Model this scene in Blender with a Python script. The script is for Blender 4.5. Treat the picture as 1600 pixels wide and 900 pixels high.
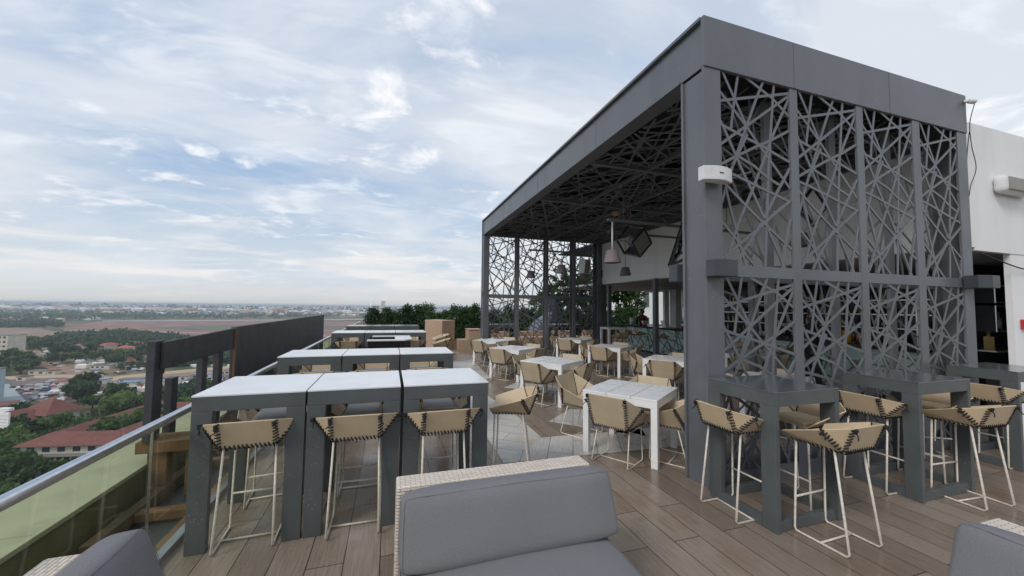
import bpy, bmesh, math, random
from mathutils import Vector, Matrix, noise
from math import radians as R, sin, cos, pi
random.seed(7)
S = bpy.context.scene
for o in list(bpy.data.objects): bpy.data.objects.remove(o)
C = S.collection

# ------------------------------------------------------------------ camera
cam = bpy.data.objects.new('camera', bpy.data.cameras.new('camera')); C.objects.link(cam); S.camera = cam
cam.data.sensor_width = 36; cam.data.lens = 592.0/1600*36; cam.data.clip_start = 0.05; cam.data.clip_end = 60000
YAW, PIT, ROL, CH = R(17.75), R(3.0), R(0.7), 1.75
fw = Vector((sin(YAW)*cos(PIT), cos(YAW)*cos(PIT), sin(PIT)))
r0 = Vector((cos(YAW), -sin(YAW), 0)); u0 = r0.cross(fw)
rt = r0*cos(ROL)+u0*sin(ROL); up = u0*cos(ROL)-r0*sin(ROL)
cam.matrix_world = Matrix(((rt.x, up.x, -fw.x, 0), (rt.y, up.y, -fw.y, 0), (rt.z, up.z, -fw.z, CH), (0, 0, 0, 1)))
def gp(px, py, z):                                   # where the sight line of a photo point meets height z (used to survey the town)
    d = rt*((px-800)/592.0)+up*(-(py-450)/592.0)+fw
    t = (z-CH)/d.z
    return Vector((d.x*t, d.y*t, z))

# ------------------------------------------------------------------ world, sun, exposure
S.view_settings.view_transform = 'Standard'; S.view_settings.look = 'None'
S.view_settings.exposure = 0.45; S.view_settings.gamma = 1.0
SUN_EL, SUN_AZ = R(42), R(-120)                       # azimuth from +Y clockwise: behind the camera, to the left
W = bpy.data.worlds.new('World'); S.world = W; W.use_nodes = True
nt = W.node_tree; N = nt.nodes; L = nt.links
bg = N['Background']
sky = N.new('ShaderNodeTexSky'); sky.sky_type = 'NISHITA'; sky.sun_disc = False
sky.sun_elevation = SUN_EL; sky.sun_rotation = SUN_AZ; sky.air_density = 1.3; sky.dust_density = 2.0
geo = N.new('ShaderNodeNewGeometry'); tc = N.new('ShaderNodeTexCoord')
sep = N.new('ShaderNodeSeparateXYZ'); L.new(tc.outputs['Generated'], sep.inputs[0])
def M(op, a, b=None, c=None, clamp=False):
    n = N.new('ShaderNodeMath'); n.operation = op; n.use_clamp = clamp
    for i, v in enumerate((a, b, c)):
        if v is None: continue
        if isinstance(v, (int, float)): n.inputs[i].default_value = v
        else: L.new(v, n.inputs[i])
    return n.outputs[0]
zc = M('MAXIMUM', sep.outputs[2], 0.0)
den = M('ADD', zc, 0.2)
cx = M('DIVIDE', sep.outputs[0], den); cy = M('DIVIDE', sep.outputs[1], den)
cb = N.new('ShaderNodeCombineXYZ'); L.new(cx, cb.inputs[0]); L.new(cy, cb.inputs[1])
def cloud(scale, rot, sx, sy, det, rough, dist, lo, hi, seed):
    mp = N.new('ShaderNodeMapping'); mp.inputs['Rotation'].default_value = (0, 0, R(rot)); mp.inputs['Scale'].default_value = (sx, sy, 1)
    mp.inputs['Location'].default_value = (seed, seed*.7, seed*.3)
    L.new(cb.outputs[0], mp.inputs[0])
    t = N.new('ShaderNodeTexNoise'); t.inputs['Scale'].default_value = scale; t.inputs['Detail'].default_value = det
    t.inputs['Roughness'].default_value = rough; t.inputs['Distortion'].default_value = dist; L.new(mp.outputs[0], t.inputs[0])
    mr = N.new('ShaderNodeMapRange'); mr.interpolation_type = 'SMOOTHSTEP'
    mr.inputs[1].default_value = lo; mr.inputs[2].default_value = hi; L.new(t.outputs[0], mr.inputs[0])
    return mr.outputs[0]
veil = cloud(0.55, 35, 1.0, 1.4, 9, .58, .6, .36, .62, 3.1)
vx = M('ADD', veil, M('MULTIPLY', M('MAXIMUM', M('SUBTRACT', sep.outputs[0], .1), 0.0), 1.1), clamp=True)   # cover thickens to the right
wisp = cloud(2.2, 40, .9, 1.7, 12, .60, .9, .48, .72, 9.4)
puff = cloud(3.0, 20, 1, 1.3, 12, .58, .3, .56, .70, 14.8)
greyc = cloud(1.1, 60, .8, 2.0, 6, .5, .3, .42, .68, 21.3)
def mixc(f, a, b):
    n = N.new('ShaderNodeMix'); n.data_type = 'RGBA'; n.clamp_factor = True
    if isinstance(f, (int, float)): n.inputs[0].default_value = f
    else: L.new(f, n.inputs[0])
    for i, v in ((6, a), (7, b)):
        if isinstance(v, tuple): n.inputs[i].default_value = v+(1,)
        else: L.new(v, n.inputs[i])
    return n.outputs[2]
# the sky node is physically bright: the background strength is 0.1, so clouds are written ten times their shown value
c = mixc(0.62, sky.outputs[0], (3.0, 4.35, 6.5))
c = mixc(M('MULTIPLY', vx, .88), c, (6.1, 6.4, 6.85))
c = mixc(M('MULTIPLY', greyc, .3), c, (5.0, 5.4, 6.0))
c = mixc(M('MULTIPLY', wisp, .5), c, (7.8, 8.0, 8.2))
c = mixc(M('MULTIPLY', puff, .7), c, (8.7, 8.6, 8.5))
# low cloud deck and the pale band that sits on the horizon
az = N.new('ShaderNodeMapping'); az.inputs['Scale'].default_value = (3.5, 3.5, 30)
L.new(tc.outputs['Generated'], az.inputs[0])
tn = N.new('ShaderNodeTexNoise'); tn.inputs['Scale'].default_value = 1.3; tn.inputs['Detail'].default_value = 8; L.new(az.outputs[0], tn.inputs[0])
lowm = N.new('ShaderNodeMapRange'); lowm.interpolation_type = 'SMOOTHSTEP'; lowm.inputs[1].default_value = .48; lowm.inputs[2].default_value = .68; L.new(tn.outputs[0], lowm.inputs[0])
band = N.new('ShaderNodeMapRange'); band.interpolation_type = 'SMOOTHSTEP'; band.inputs[1].default_value = .32; band.inputs[2].default_value = .0; L.new(sep.outputs[2], band.inputs[0])
c = mixc(M('MULTIPLY', band.outputs[0], .75), c, (5.7, 6.1, 6.45))
c = mixc(M('MULTIPLY', M('MULTIPLY', lowm.outputs[0], band.outputs[0]), .6), c, (7.8, 7.3, 6.9))
hb = N.new('ShaderNodeMapRange'); hb.interpolation_type = 'SMOOTHSTEP'; hb.inputs[1].default_value = .07; hb.inputs[2].default_value = -.01; L.new(sep.outputs[2], hb.inputs[0])
c = mixc(M('MULTIPLY', hb.outputs[0], .8), c, (5.0, 5.0, 4.8))
L.new(c, bg.inputs[0]); bg.inputs[1].default_value = 0.095

sun = bpy.data.objects.new('sun', bpy.data.lights.new('sun', 'SUN')); C.objects.link(sun)
sun.data.energy = 1.15; sun.data.angle = R(18); sun.data.color = (1, .95, .88)
sd = Vector((sin(SUN_AZ)*cos(SUN_EL), cos(SUN_AZ)*cos(SUN_EL), sin(SUN_EL)))
sun.rotation_euler = sd.to_track_quat('Z', 'Y').to_euler()

# ------------------------------------------------------------------ materials
def mat(name, col, rough=.6, metal=0.0, var=.12, vscale=6.0, bump=0.0, bscale=60.0, spec=.5, trans=0.0, coat=0.0, stain=0.0, stretch=None, rvar=0.0, flecks=0.0, fcol=(.5, .5, .48), fscale=55):
    m = bpy.data.materials.new(name); m.use_nodes = True
    n = m.node_tree.nodes; l = m.node_tree.links; b = n['Principled BSDF']
    b.inputs['Roughness'].default_value = rough; b.inputs['Metallic'].default_value = metal
    b.inputs['Specular IOR Level'].default_value = spec
    if coat: b.inputs['Coat Weight'].default_value = coat; b.inputs['Coat Roughness'].default_value = .15
    if trans: b.inputs['Transmission Weight'].default_value = trans
    t = n.new('ShaderNodeTexCoord'); mp = n.new('ShaderNodeMapping'); l.new(t.outputs['Object'], mp.inputs[0])
    if stretch: mp.inputs['Scale'].default_value = stretch
    ns = n.new('ShaderNodeTexNoise'); ns.inputs['Scale'].default_value = vscale; ns.inputs['Detail'].default_value = 6; ns.inputs['Roughness'].default_value = .6
    l.new(mp.outputs[0], ns.inputs[0])
    rp = n.new('ShaderNodeValToRGB'); l.new(ns.outputs[0], rp.inputs[0])
    rp.color_ramp.elements[0].position = .3; rp.color_ramp.elements[1].position = .7
    rp.color_ramp.elements[0].color = tuple(max(0, x*(1-var)) for x in col)+(1,)
    rp.color_ramp.elements[1].color = tuple(min(1, x*(1+var)) for x in col)+(1,)
    out = rp.outputs[0]
    if stain:
        n2 = n.new('ShaderNodeTexNoise'); n2.inputs['Scale'].default_value = 1.7; n2.inputs['Detail'].default_value = 9
        mp2 = n.new('ShaderNodeMapping'); mp2.inputs['Scale'].default_value = (1.5, 1.5, .35); l.new(t.outputs['Object'], mp2.inputs[0]); l.new(mp2.outputs[0], n2.inputs[0])
        r2 = n.new('ShaderNodeMapRange'); r2.inputs[1].default_value = .52; r2.inputs[2].default_value = .75; l.new(n2.outputs[0], r2.inputs[0])
        mu = n.new('ShaderNodeMath'); mu.operation = 'MULTIPLY'; mu.inputs[1].default_value = stain; l.new(r2.outputs[0], mu.inputs[0])
        mx = n.new('ShaderNodeMix'); mx.data_type = 'RGBA'; l.new(mu.outputs[0], mx.inputs[0]); l.new(out, mx.inputs[6])
        mx.inputs[7].default_value = tuple(x*.45 for x in col)+(1,); out = mx.outputs[2]
    if flecks:
        n4 = n.new('ShaderNodeTexNoise'); n4.inputs['Scale'].default_value = fscale; n4.inputs['Detail'].default_value = 5; l.new(t.outputs['Object'], n4.inputs[0])
        n5 = n.new('ShaderNodeTexNoise'); n5.inputs['Scale'].default_value = 5; n5.inputs['Detail'].default_value = 3; l.new(t.outputs['Object'], n5.inputs[0])
        ad = n.new('ShaderNodeMath'); ad.operation = 'MULTIPLY_ADD'; l.new(n5.outputs[0], ad.inputs[0]); ad.inputs[1].default_value = .35; l.new(n4.outputs[0], ad.inputs[2])
        r4 = n.new('ShaderNodeMapRange'); r4.inputs[1].default_value = .885; r4.inputs[2].default_value = .92; r4.inputs[4].default_value = flecks; l.new(ad.outputs[0], r4.inputs[0])
        m4 = n.new('ShaderNodeMix'); m4.data_type = 'RGBA'; l.new(r4.outputs[0], m4.inputs[0]); l.new(out, m4.inputs[6]); m4.inputs[7].default_value = fcol+(1,); out = m4.outputs[2]
    l.new(out, b.inputs['Base Color'])
    if rvar:
        r3 = n.new('ShaderNodeMapRange'); r3.inputs[1].default_value = .35; r3.inputs[2].default_value = .65
        r3.inputs[3].default_value = max(.02, rough-rvar); r3.inputs[4].default_value = min(1, rough+rvar); l.new(ns.outputs[0], r3.inputs[0]); l.new(r3.outputs[0], b.inputs['Roughness'])
    if bump:
        n3 = n.new('ShaderNodeTexNoise'); n3.inputs['Scale'].default_value = bscale; n3.inputs['Detail'].default_value = 4; l.new(mp.outputs[0], n3.inputs[0])
        bp = n.new('ShaderNodeBump'); bp.inputs['Strength'].default_value = bump; bp.inputs['Distance'].default_value = .01
        l.new(n3.outputs[0], bp.inputs['Height']); l.new(bp.outputs[0], b.inputs['Normal'])
    return m

def leaf_mat(name, c1, c2, scale=1.2, rnd=.35):
    m = bpy.data.materials.new(name); m.use_nodes = True
    n = m.node_tree.nodes; l = m.node_tree.links; b = n['Principled BSDF']; b.inputs['Roughness'].default_value = .65; b.inputs['Specular IOR Level'].default_value = .25
    t = n.new('ShaderNodeTexCoord'); ns = n.new('ShaderNodeTexNoise'); ns.inputs['Scale'].default_value = scale; ns.inputs['Detail'].default_value = 5; ns.inputs['Roughness'].default_value = .7
    l.new(t.outputs['Object'], ns.inputs[0])
    oi = n.new('ShaderNodeObjectInfo'); ad = n.new('ShaderNodeMath'); ad.operation = 'MULTIPLY_ADD'; l.new(oi.outputs['Random'], ad.inputs[0]); ad.inputs[1].default_value = rnd; l.new(ns.outputs[0], ad.inputs[2])
    rp = n.new('ShaderNodeValToRGB'); l.new(ad.outputs[0], rp.inputs[0]); e = rp.color_ramp.elements
    e[0].position = .42; e[1].position = .62+rnd; e[0].color = c1+(1,); e[1].color = c2+(1,)
    l.new(rp.outputs[0], b.inputs['Base Color'])
    tr = n.new('ShaderNodeBsdfTranslucent'); l.new(rp.outputs[0], tr.inputs[0]); mx = n.new('ShaderNodeMixShader'); mx.inputs[0].default_value = .25
    l.new(b.outputs[0], mx.inputs[1]); l.new(tr.outputs[0], mx.inputs[2]); l.new(mx.outputs[0], n['Material Output'].inputs[0])
    return m

def plank_mat(name, cols, rot, bw, rh, mortar=.0035, wet=.5, loc=(0, 0, 0)):
    m = bpy.data.materials.new(name); m.use_nodes = True
    n = m.node_tree.nodes; l = m.node_tree.links; b = n['Principled BSDF']
    t = n.new('ShaderNodeTexCoord'); mp = n.new('ShaderNodeMapping'); l.new(t.outputs['Object'], mp.inputs[0]); mp.inputs['Rotation'].default_value = (0, 0, R(rot)); mp.inputs['Location'].default_value = loc
    br = n.new('ShaderNodeTexBrick'); l.new(mp.outputs[0], br.inputs[0])
    br.inputs['Scale'].default_value = 1; br.inputs['Brick Width'].default_value = bw; br.inputs['Row Height'].default_value = rh
    br.inputs['Mortar Size'].default_value = mortar; br.inputs['Mortar Smooth'].default_value = .15; br.offset = .37; br.offset_frequency = 2; br.inputs['Bias'].default_value = 0
    br.inputs['Color1'].default_value = (0, 0, 0, 1); br.inputs['Color2'].default_value = (1, 1, 1, 1); br.inputs['Mortar'].default_value = (.5, .5, .5, 1)
    bwn = n.new('ShaderNodeRGBToBW'); l.new(br.outputs['Color'], bwn.inputs[0])
    rp = n.new('ShaderNodeValToRGB'); l.new(bwn.outputs[0], rp.inputs[0]); e = rp.color_ramp.elements
    e[0].color = cols[0]+(1,); e[1].color = cols[1]+(1,)
    # wood grain along the plank
    mg = n.new('ShaderNodeMapping'); l.new(mp.outputs[0], mg.inputs[0]); mg.inputs['Scale'].default_value = (1.2, 26, 1)
    gn = n.new('ShaderNodeTexNoise'); gn.inputs['Scale'].default_value = 3; gn.inputs['Detail'].default_value = 8; gn.inputs['Roughness'].default_value = .65; l.new(mg.outputs[0], gn.inputs[0])
    mr = n.new('ShaderNodeMapRange'); l.new(gn.outputs[0], mr.inputs[0]); mr.inputs[1].default_value = .3; mr.inputs[2].default_value = .7; mr.inputs[3].default_value = .72; mr.inputs[4].default_value = 1.25
    mm = n.new('ShaderNodeMix'); mm.data_type = 'RGBA'; mm.blend_type = 'MULTIPLY'; mm.inputs[0].default_value = 1; l.new(rp.outputs[0], mm.inputs[6]); l.new(mr.outputs[0], mm.inputs[7])
    # rust-brown stains and drying patches
    sn = n.new('ShaderNodeTexNoise'); sn.inputs['Scale'].default_value = 1.5; sn.inputs['Detail'].default_value = 9; sn.inputs['Roughness'].default_value = .62; l.new(t.outputs['Object'], sn.inputs[0])
    sr = n.new('ShaderNodeMapRange'); sr.inputs[1].default_value = .55; sr.inputs[2].default_value = .72; sr.inputs[4].default_value = .55; l.new(sn.outputs[0], sr.inputs[0])
    st = n.new('ShaderNodeMix'); st.data_type = 'RGBA'; l.new(sr.outputs[0], st.inputs[0]); l.new(mm.outputs[2], st.inputs[6]); st.inputs[7].default_value = tuple(x*y for x, y in zip(cols[0], (.95, .62, .42)))+(1,)
    jm = n.new('ShaderNodeMix'); jm.data_type = 'RGBA'; l.new(br.outputs['Fac'], jm.inputs[0]); l.new(st.outputs[2], jm.inputs[6]); jm.inputs[7].default_value = (.025, .022, .02, 1)
    l.new(jm.outputs[2], b.inputs['Base Color'])
    wn = n.new('ShaderNodeTexNoise'); wn.inputs['Scale'].default_value = .9; wn.inputs['Detail'].default_value = 7; wn.inputs['Roughness'].default_value = .55; l.new(t.outputs['Object'], wn.inputs[0])
    wr = n.new('ShaderNodeMapRange'); wr.inputs[1].default_value = .38; wr.inputs[2].default_value = .62; wr.inputs[3].default_value = .62-wet*.53; wr.inputs[4].default_value = .42; l.new(wn.outputs[0], wr.inputs[0])
    l.new(wr.outputs[0], b.inputs['Roughness'])
    bp = n.new('ShaderNodeBump'); bp.inputs['Strength'].default_value = .25; bp.inputs['Distance'].default_value = .004
    hh = n.new('ShaderNodeMath'); hh.operation = 'SUBTRACT'; l.new(gn.outputs[0], hh.inputs[0]); l.new(br.outputs['Fac'], hh.inputs[1]); l.new(hh.outputs[0], bp.inputs['Height']); l.new(bp.outputs[0], b.inputs['Normal'])
    return m

def weave_mat(name, c1, c2, sx=.035):
    m = bpy.data.materials.new(name); m.use_nodes = True
    n = m.node_tree.nodes; l = m.node_tree.links; b = n['Principled BSDF']; b.inputs['Roughness'].default_value = .55
    t = n.new('ShaderNodeTexCoord')
    def br(rot):
        mp = n.new('ShaderNodeMapping'); l.new(t.outputs['UV'], mp.inputs[0]); mp.inputs['Rotation'].default_value = (0, 0, rot)
        x = n.new('ShaderNodeTexBrick'); l.new(mp.outputs[0], x.inputs[0]); x.inputs['Scale'].default_value = 1; x.inputs['Brick Width'].default_value = sx; x.inputs['Row Height'].default_value = sx*.3
        x.inputs['Mortar Size'].default_value = sx*.055; x.inputs['Mortar Smooth'].default_value = 1; x.inputs['Color1'].default_value = c1+(1,); x.inputs['Color2'].default_value = c2+(1,); x.inputs['Mortar'].default_value = tuple(v*.45 for v in c1)+(1,)
        return x
    a = br(0); l.new(a.outputs[0], b.inputs['Base Color'])
    bp = n.new('ShaderNodeBump'); bp.inputs['Strength'].default_value = .8; bp.inputs['Distance'].default_value = .004; bp.invert = True
    l.new(a.outputs['Fac'], bp.inputs['Height']); l.new(bp.outputs[0], b.inputs['Normal'])
    return m

def glass_mat(name, col, rough=.02):
    m = bpy.data.materials.new(name); m.use_nodes = True
    n = m.node_tree.nodes; l = m.node_tree.links; n.remove(n['Principled BSDF'])
    tr = n.new('ShaderNodeBsdfTransparent'); tr.inputs[0].default_value = col+(1,)
    gl = n.new('ShaderNodeBsdfGlossy'); gl.inputs['Roughness'].default_value = rough
    fr = n.new('ShaderNodeFresnel'); fr.inputs[0].default_value = 1.45; gg = n.new('ShaderNodeNewGeometry')
    fm = n.new('ShaderNodeMath'); fm.operation = 'SUBTRACT'; fm.use_clamp = True; l.new(fr.outputs[0], fm.inputs[0]); l.new(gg.outputs['Backfacing'], fm.inputs[1])
    mx = n.new('ShaderNodeMixShader'); l.new(fm.outputs[0], mx.inputs[0])
    t = n.new('ShaderNodeTexCoord'); mp = n.new('ShaderNodeMapping'); mp.inputs['Scale'].default_value = (1, 9, 1.2); l.new(t.outputs['Object'], mp.inputs[0])
    sm = n.new('ShaderNodeTexNoise'); sm.inputs['Scale'].default_value = 1.3; sm.inputs['Detail'].default_value = 9; l.new(mp.outputs[0], sm.inputs[0])
    sr = n.new('ShaderNodeMapRange'); sr.inputs[1].default_value = .45; sr.inputs[2].default_value = .8; sr.inputs[4].default_value = .04; l.new(sm.outputs[0], sr.inputs[0])
    df = n.new('ShaderNodeBsdfDiffuse'); df.inputs[0].default_value = (.6, .62, .6, 1); dm = n.new('ShaderNodeMixShader'); l.new(sr.outputs[0], dm.inputs[0]); l.new(tr.outputs[0], dm.inputs[1]); l.new(df.outputs[0], dm.inputs[2]); l.new(dm.outputs[0], mx.inputs[1]); l.new(gl.outputs[0], mx.inputs[2]); l.new(mx.outputs[0], n['Material Output'].inputs[0])
    return m

m_steel = mat('grey_steel_paint', (.124, .131, .147), .40, .0, .14, 1.6, .06, 25, stain=.35, rvar=.1, flecks=.35, fcol=(.26, .26, .26), fscale=22)
m_steel_in = mat('grey_steel_paint_inner', (.14, .145, .158), .5, .0, .12, 3, .05, 40)  # slightly lighter, plainer grey for inner frames and ceiling lattice
m_roof = mat('dark_roof_sheet', (.035, .035, .04), .7)
m_table = mat('grey_table_paint', (.088, .099, .102), .40, .0, .12, 4, .06, 90, stain=.3, flecks=.5, fcol=(.36, .36, .34), fscale=70)
m_tabletop = mat('grey_table_top', (.085, .096, .104), .2, .0, .15, 3, .02, 30, coat=.4)
m_whitetop = mat('white_stone_top', (.72, .725, .73), .24, .0, .07, 2.5, .02, 20, coat=.2, rvar=.03, stain=.05)
m_white = mat('white_powder_coat', (.82, .82, .82), .28, .0, .05, 4, .03, 60, stain=.04, rvar=.03)
m_leather = mat('tan_leather', (.54, .42, .275), .42, .0, .09, 4, .15, 140, stain=.12)
m_leather2 = mat('tan_leather_chair', (.50, .405, .28), .45, .0, .09, 4, .15, 140, stain=.15)
m_cord = mat('black_cord', (.012, .012, .014), .75, .0, .3, 200)
m_rod = mat('cream_powder_rod', (.66, .60, .52), .4, .0, .18, 40, stain=.2, flecks=.9, fcol=(.12, .07, .04), fscale=70)
m_pad = mat('grey_seat_pad', (.48, .48, .49), .8, .0, .1, 12, .2, 200)
m_fabric = mat('slate_sofa_fabric', (.185, .183, .194), .92, .0, .13, 260, .5, 320, stain=.1)
m_wicker = weave_mat('cream_wicker', (.66, .56, .47), (.76, .67, .58), .055)
m_wallw = mat('white_render', (.80, .80, .80), .8, .0, .05, 1.2, .12, 30, stain=.16)
m_ceil = mat('pale_ceiling', (.42, .42, .43), .8)
m_dark = mat('black_lacquer', (.012, .012, .014), .25, .0, .3)
m_black = mat('black_ply', (.045, .045, .052), .6, .0, .35, 5, .3, 60, stain=.2)
m_wood = mat('raw_timber', (.16, .085, .035), .75, .0, .35, 6, .4, 50, stretch=(1, 1, .2), stain=.3)
m_wood2 = mat('weathered_timber', (.15, .10, .058), .8, .0, .4, 6, .4, 50, stain=.4)
m_chrome = mat('brushed_steel', (.62, .64, .66), .28, 1.0, .1, 30)
m_chalk = mat('pale_green_coping', (.40, .415, .29), .8, .0, .08, 2, .1, 40, stain=.35)
m_olive = mat('olive_render', (.17, .16, .085), .85, .0, .2, 3, .1, 40, stain=.5)
m_trench = mat('dark_wet_screed', (.05, .066, .07), .4, .0, .3, 2, .2, 20, stain=.5)
m_tan = mat('tan_wicker_block', (.42, .29, .20), .75, .0, .12, 12, .3, 120)
m_umb = mat('navy_canvas', (.035, .04, .06), .85)
m_umb2 = mat('slate_canvas', (.16, .18, .24), .85)
m_shade = mat('mauve_lamp_shade', (.19, .155, .17), .7, .0, .12, 20, stretch=(6, 6, .3))
m_skin = mat('skin', (.11, .055, .035), .5, .0, .1)
m_cloth = mat('black_cloth', (.012, .012, .015), .85, .0, .2)
m_cloth2 = mat('maroon_cloth', (.09, .02, .022), .85, .0, .2)
m_hair = mat('black_hair', (.008, .007, .007), .7)
m_spk = mat('white_speaker_shell', (.66, .66, .67), .45)
m_boxlight = mat('dark_box_light_paint', (.045, .052, .062), .4, .0, .15, 5, stain=.2)
m_mesh = mat('grey_speaker_mesh', (.25, .26, .24), .7, .0, .2, 200)
m_red = mat('red_plastic', (.45, .03, .04), .4)
m_copper = mat('copper_cup', (.55, .24, .15), .35, .7)
m_amber = mat('amber_drink', (.62, .30, .02), .3)
m_napkin = mat('paper_white', (.75, .73, .70), .8)
m_bglass = mat('dark_bottle_glass', (.03, .035, .03), .12, .0, .5, 40, spec=.8)
m_gold = mat('gold_bottle_glass', (.45, .33, .12), .2, .3)
m_clear = mat('pale_bottle_glass', (.45, .48, .48), .12, .0, .3, 40)
m_frost = mat('frosted_green_panel', (.46, .60, .58), .25, .0, .06, 3)
m_bark = mat('bark', (.10, .075, .055), .9, .0, .3, 8, .4, 30)
m_soil = mat('planter_concrete', (.2, .19, .18), .9)
m_glass = glass_mat('balustrade_glass', (.90, .92, .84))
m_hedge = leaf_mat('hedge_leaf', (.018, .045, .014), (.066, .13, .038), 3.0)
m_tree = leaf_mat('broad_leaf', (.02, .05, .012), (.10, .19, .04), 1.0)
m_far1 = leaf_mat('far_leaf_dark', (.030, .058, .022), (.085, .13, .045), .12)
m_far2 = leaf_mat('far_leaf_light', (.05, .10, .025), (.15, .23, .06), .12)
m_winr = mat('window_glass_dark', (.05, .07, .08), .1, .0, .2, spec=.9)
m_tile = mat('terracotta_sheet_roof', (.16, .058, .042), .8, .0, .22, .35, .3, 4, stain=.35)
m_tile2 = mat('bright_red_roof', (.36, .10, .085), .8, .0, .2, .3)
m_plaster = mat('cream_plaster', (.58, .54, .45), .85, .0, .12, .4, stain=.35)

# ------------------------------------------------------------------ mesh helpers
class MB:
    def __init__(s): s.v = []; s.f = []; s.sm = []
    def add(s, vs, fs, smooth=False):
        k = len(s.v); s.v += [tuple(v) for v in vs]
        for f in fs: s.f.append(tuple(i+k for i in f)); s.sm.append(smooth)
        return s
    def box(s, x0, x1, y0, y1, z0, z1, m=None):
        vs = [Vector((x, y, z)) for z in (z0, z1) for y in (y0, y1) for x in (x0, x1)]
        if m is not None: vs = [m @ v for v in vs]
        return s.add(vs, [(0, 2, 3, 1), (4, 5, 7, 6), (0, 1, 5, 4), (2, 6, 7, 3), (0, 4, 6, 2), (1, 3, 7, 5)])
    def bar(s, a, b, w, h, upv=(0, 0, 1)):            # rectangular bar between two points
        a = Vector(a); b = Vector(b); d = (b-a).normalized(); u = Vector(upv)
        if abs(d.dot(u)) > .98: u = Vector((0, 1, 0))
        r = d.cross(u).normalized(); u = r.cross(d).normalized()
        vs = []
        for p in (a, b):
            for sx, sy in ((-1, -1), (1, -1), (1, 1), (-1, 1)): vs.append(p+r*(sx*w/2)+u*(sy*h/2))
        return s.add(vs, [(0, 1, 2, 3), (7, 6, 5, 4), (0, 4, 5, 1), (1, 5, 6, 2), (2, 6, 7, 3), (3, 7, 4, 0)])
    def tube(s, pts, r, n=8, r2=None, cap=True):
        pts = [Vector(p) for p in pts]; k = len(pts); vs = []; fs = []
        t0 = (pts[1]-pts[0]).normalized(); ref = Vector((0, 0, 1)) if abs(t0.z) < .9 else Vector((1, 0, 0))
        for i, p in enumerate(pts):
            t = (pts[min(i+1, k-1)]-pts[max(i-1, 0)]).normalized()
            a = t.cross(ref)
            if a.length < 1e-3: a = t.cross(Vector((0, 1, 0)))
            a.normalize(); b = t.cross(a)
            rr = r if r2 is None else r+(r2-r)*i/(k-1)
            for j in range(n):
                q = 2*pi*j/n; vs.append(p+a*(rr*cos(q))+b*(rr*sin(q)))
        for i in range(k-1):
            for j in range(n): fs.append((i*n+j, i*n+(j+1) % n, (i+1)*n+(j+1) % n, (i+1)*n+j))
        if cap: fs += [tuple(range(n-1, -1, -1)), tuple((k-1)*n+j for j in range(n))]
        return s.add(vs, fs, True)
    def lathe(s, prof, c=(0, 0, 0), n=16, m=None):    # prof: list of (radius, z)
        vs = []; fs = []; c = Vector(c)
        for r, z in prof:
            for j in range(n):
                v = Vector((r*cos(2*pi*j/n), r*sin(2*pi*j/n), z))
                if m is not None: v = m @ v
                vs.append(c+v)
        k = len(prof)
        for i in range(k-1):
            for j in range(n): fs.append((i*n+j, i*n+(j+1) % n, (i+1)*n+(j+1) % n, (i+1)*n+j))
        return s.add(vs, fs, True)
    def panel(s, pts, th):                            # flat polygon with thickness
        pts = [Vector(p) for p in pts]; nrm = (pts[1]-pts[0]).cross(pts[2]-pts[0]).normalized()*th/2; k = len(pts)
        vs = [p-nrm for p in pts]+[p+nrm for p in pts]
        fs = [tuple(range(k-1, -1, -1)), tuple(range(k, 2*k))]+[(i, (i+1) % k, k+(i+1) % k, k+i) for i in range(k)]
        return s.add(vs, fs)
    def poly(s, pts, z0, z1):                         # vertical prism
        k = len(pts); vs = [(p[0], p[1], z0) for p in pts]+[(p[0], p[1], z1) for p in pts]
        return s.add(vs, [tuple(range(k-1, -1, -1)), tuple(range(k, 2*k))]+[(i, (i+1) % k, k+(i+1) % k, k+i) for i in range(k)])
    def mesh(s, name, material=None):
        me = bpy.data.meshes.new(name); me.from_pydata(s.v, [], s.f); me.polygons.foreach_set('use_smooth', s.sm); me.update()
        if material: me.materials.append(material)
        return me
    def build(s, name, material, parent=None, bevel=0, seg=2, loc=None):
        o = bpy.data.objects.new(name, s.mesh(name, material)); C.objects.link(o)
        bm = bmesh.new(); bm.from_mesh(o.data); bmesh.ops.recalc_face_normals(bm, faces=bm.faces); bm.to_mesh(o.data); bm.free()
        if parent: o.parent = parent
        if loc: o.location = loc
        if bevel:
            b = o.modifiers.new('bevel', 'BEVEL'); b.width = bevel; b.segments = seg; b.limit_method = 'ANGLE'; b.angle_limit = R(40)
        return o
def tag(o, label=None, cat=None, group=None, kind=None):
    if label: o['label'] = label
    if cat: o['category'] = cat
    if group: o['group'] = group
    if kind: o['kind'] = kind
    return o
def thing(name, label, cat, loc=(0, 0, 0), rz=0.0, group=None):
    o = bpy.data.objects.new(name, None); C.objects.link(o); o.location = loc; o.rotation_euler = (0, 0, rz); o.empty_display_size = .1
    return tag(o, label, cat, group)
def dup(root, loc, rz, label, group=None, scale=None):
    def cp(o, par):
        c = o.copy(); C.objects.link(c)
        if par: c.parent = par
        for k in o.children: cp(k, c)
        return c
    c = cp(root, None); c.location = loc; c.rotation_euler = (0, 0, rz)
    if scale: c.scale = scale
    if label: c['label'] = label
    if group: c['group'] = group
    return c
def struct(mb, name, m): return tag(mb.build(name, m), kind='structure')
def uvbox(o):                                         # metre-scaled box UVs for woven surfaces
    me = o.data; uv = me.uv_layers.new(name='uv')
    for p in me.polygons:
        a = max(range(3), key=lambda i: abs(p.normal[i])); ax = [(1, 2), (0, 2), (0, 1)][a]
        for li in p.loop_indices:
            co = me.vertices[me.loops[li].vertex_index].co; uv.data[li].uv = (co[ax[0]], co[ax[1]])

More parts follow.
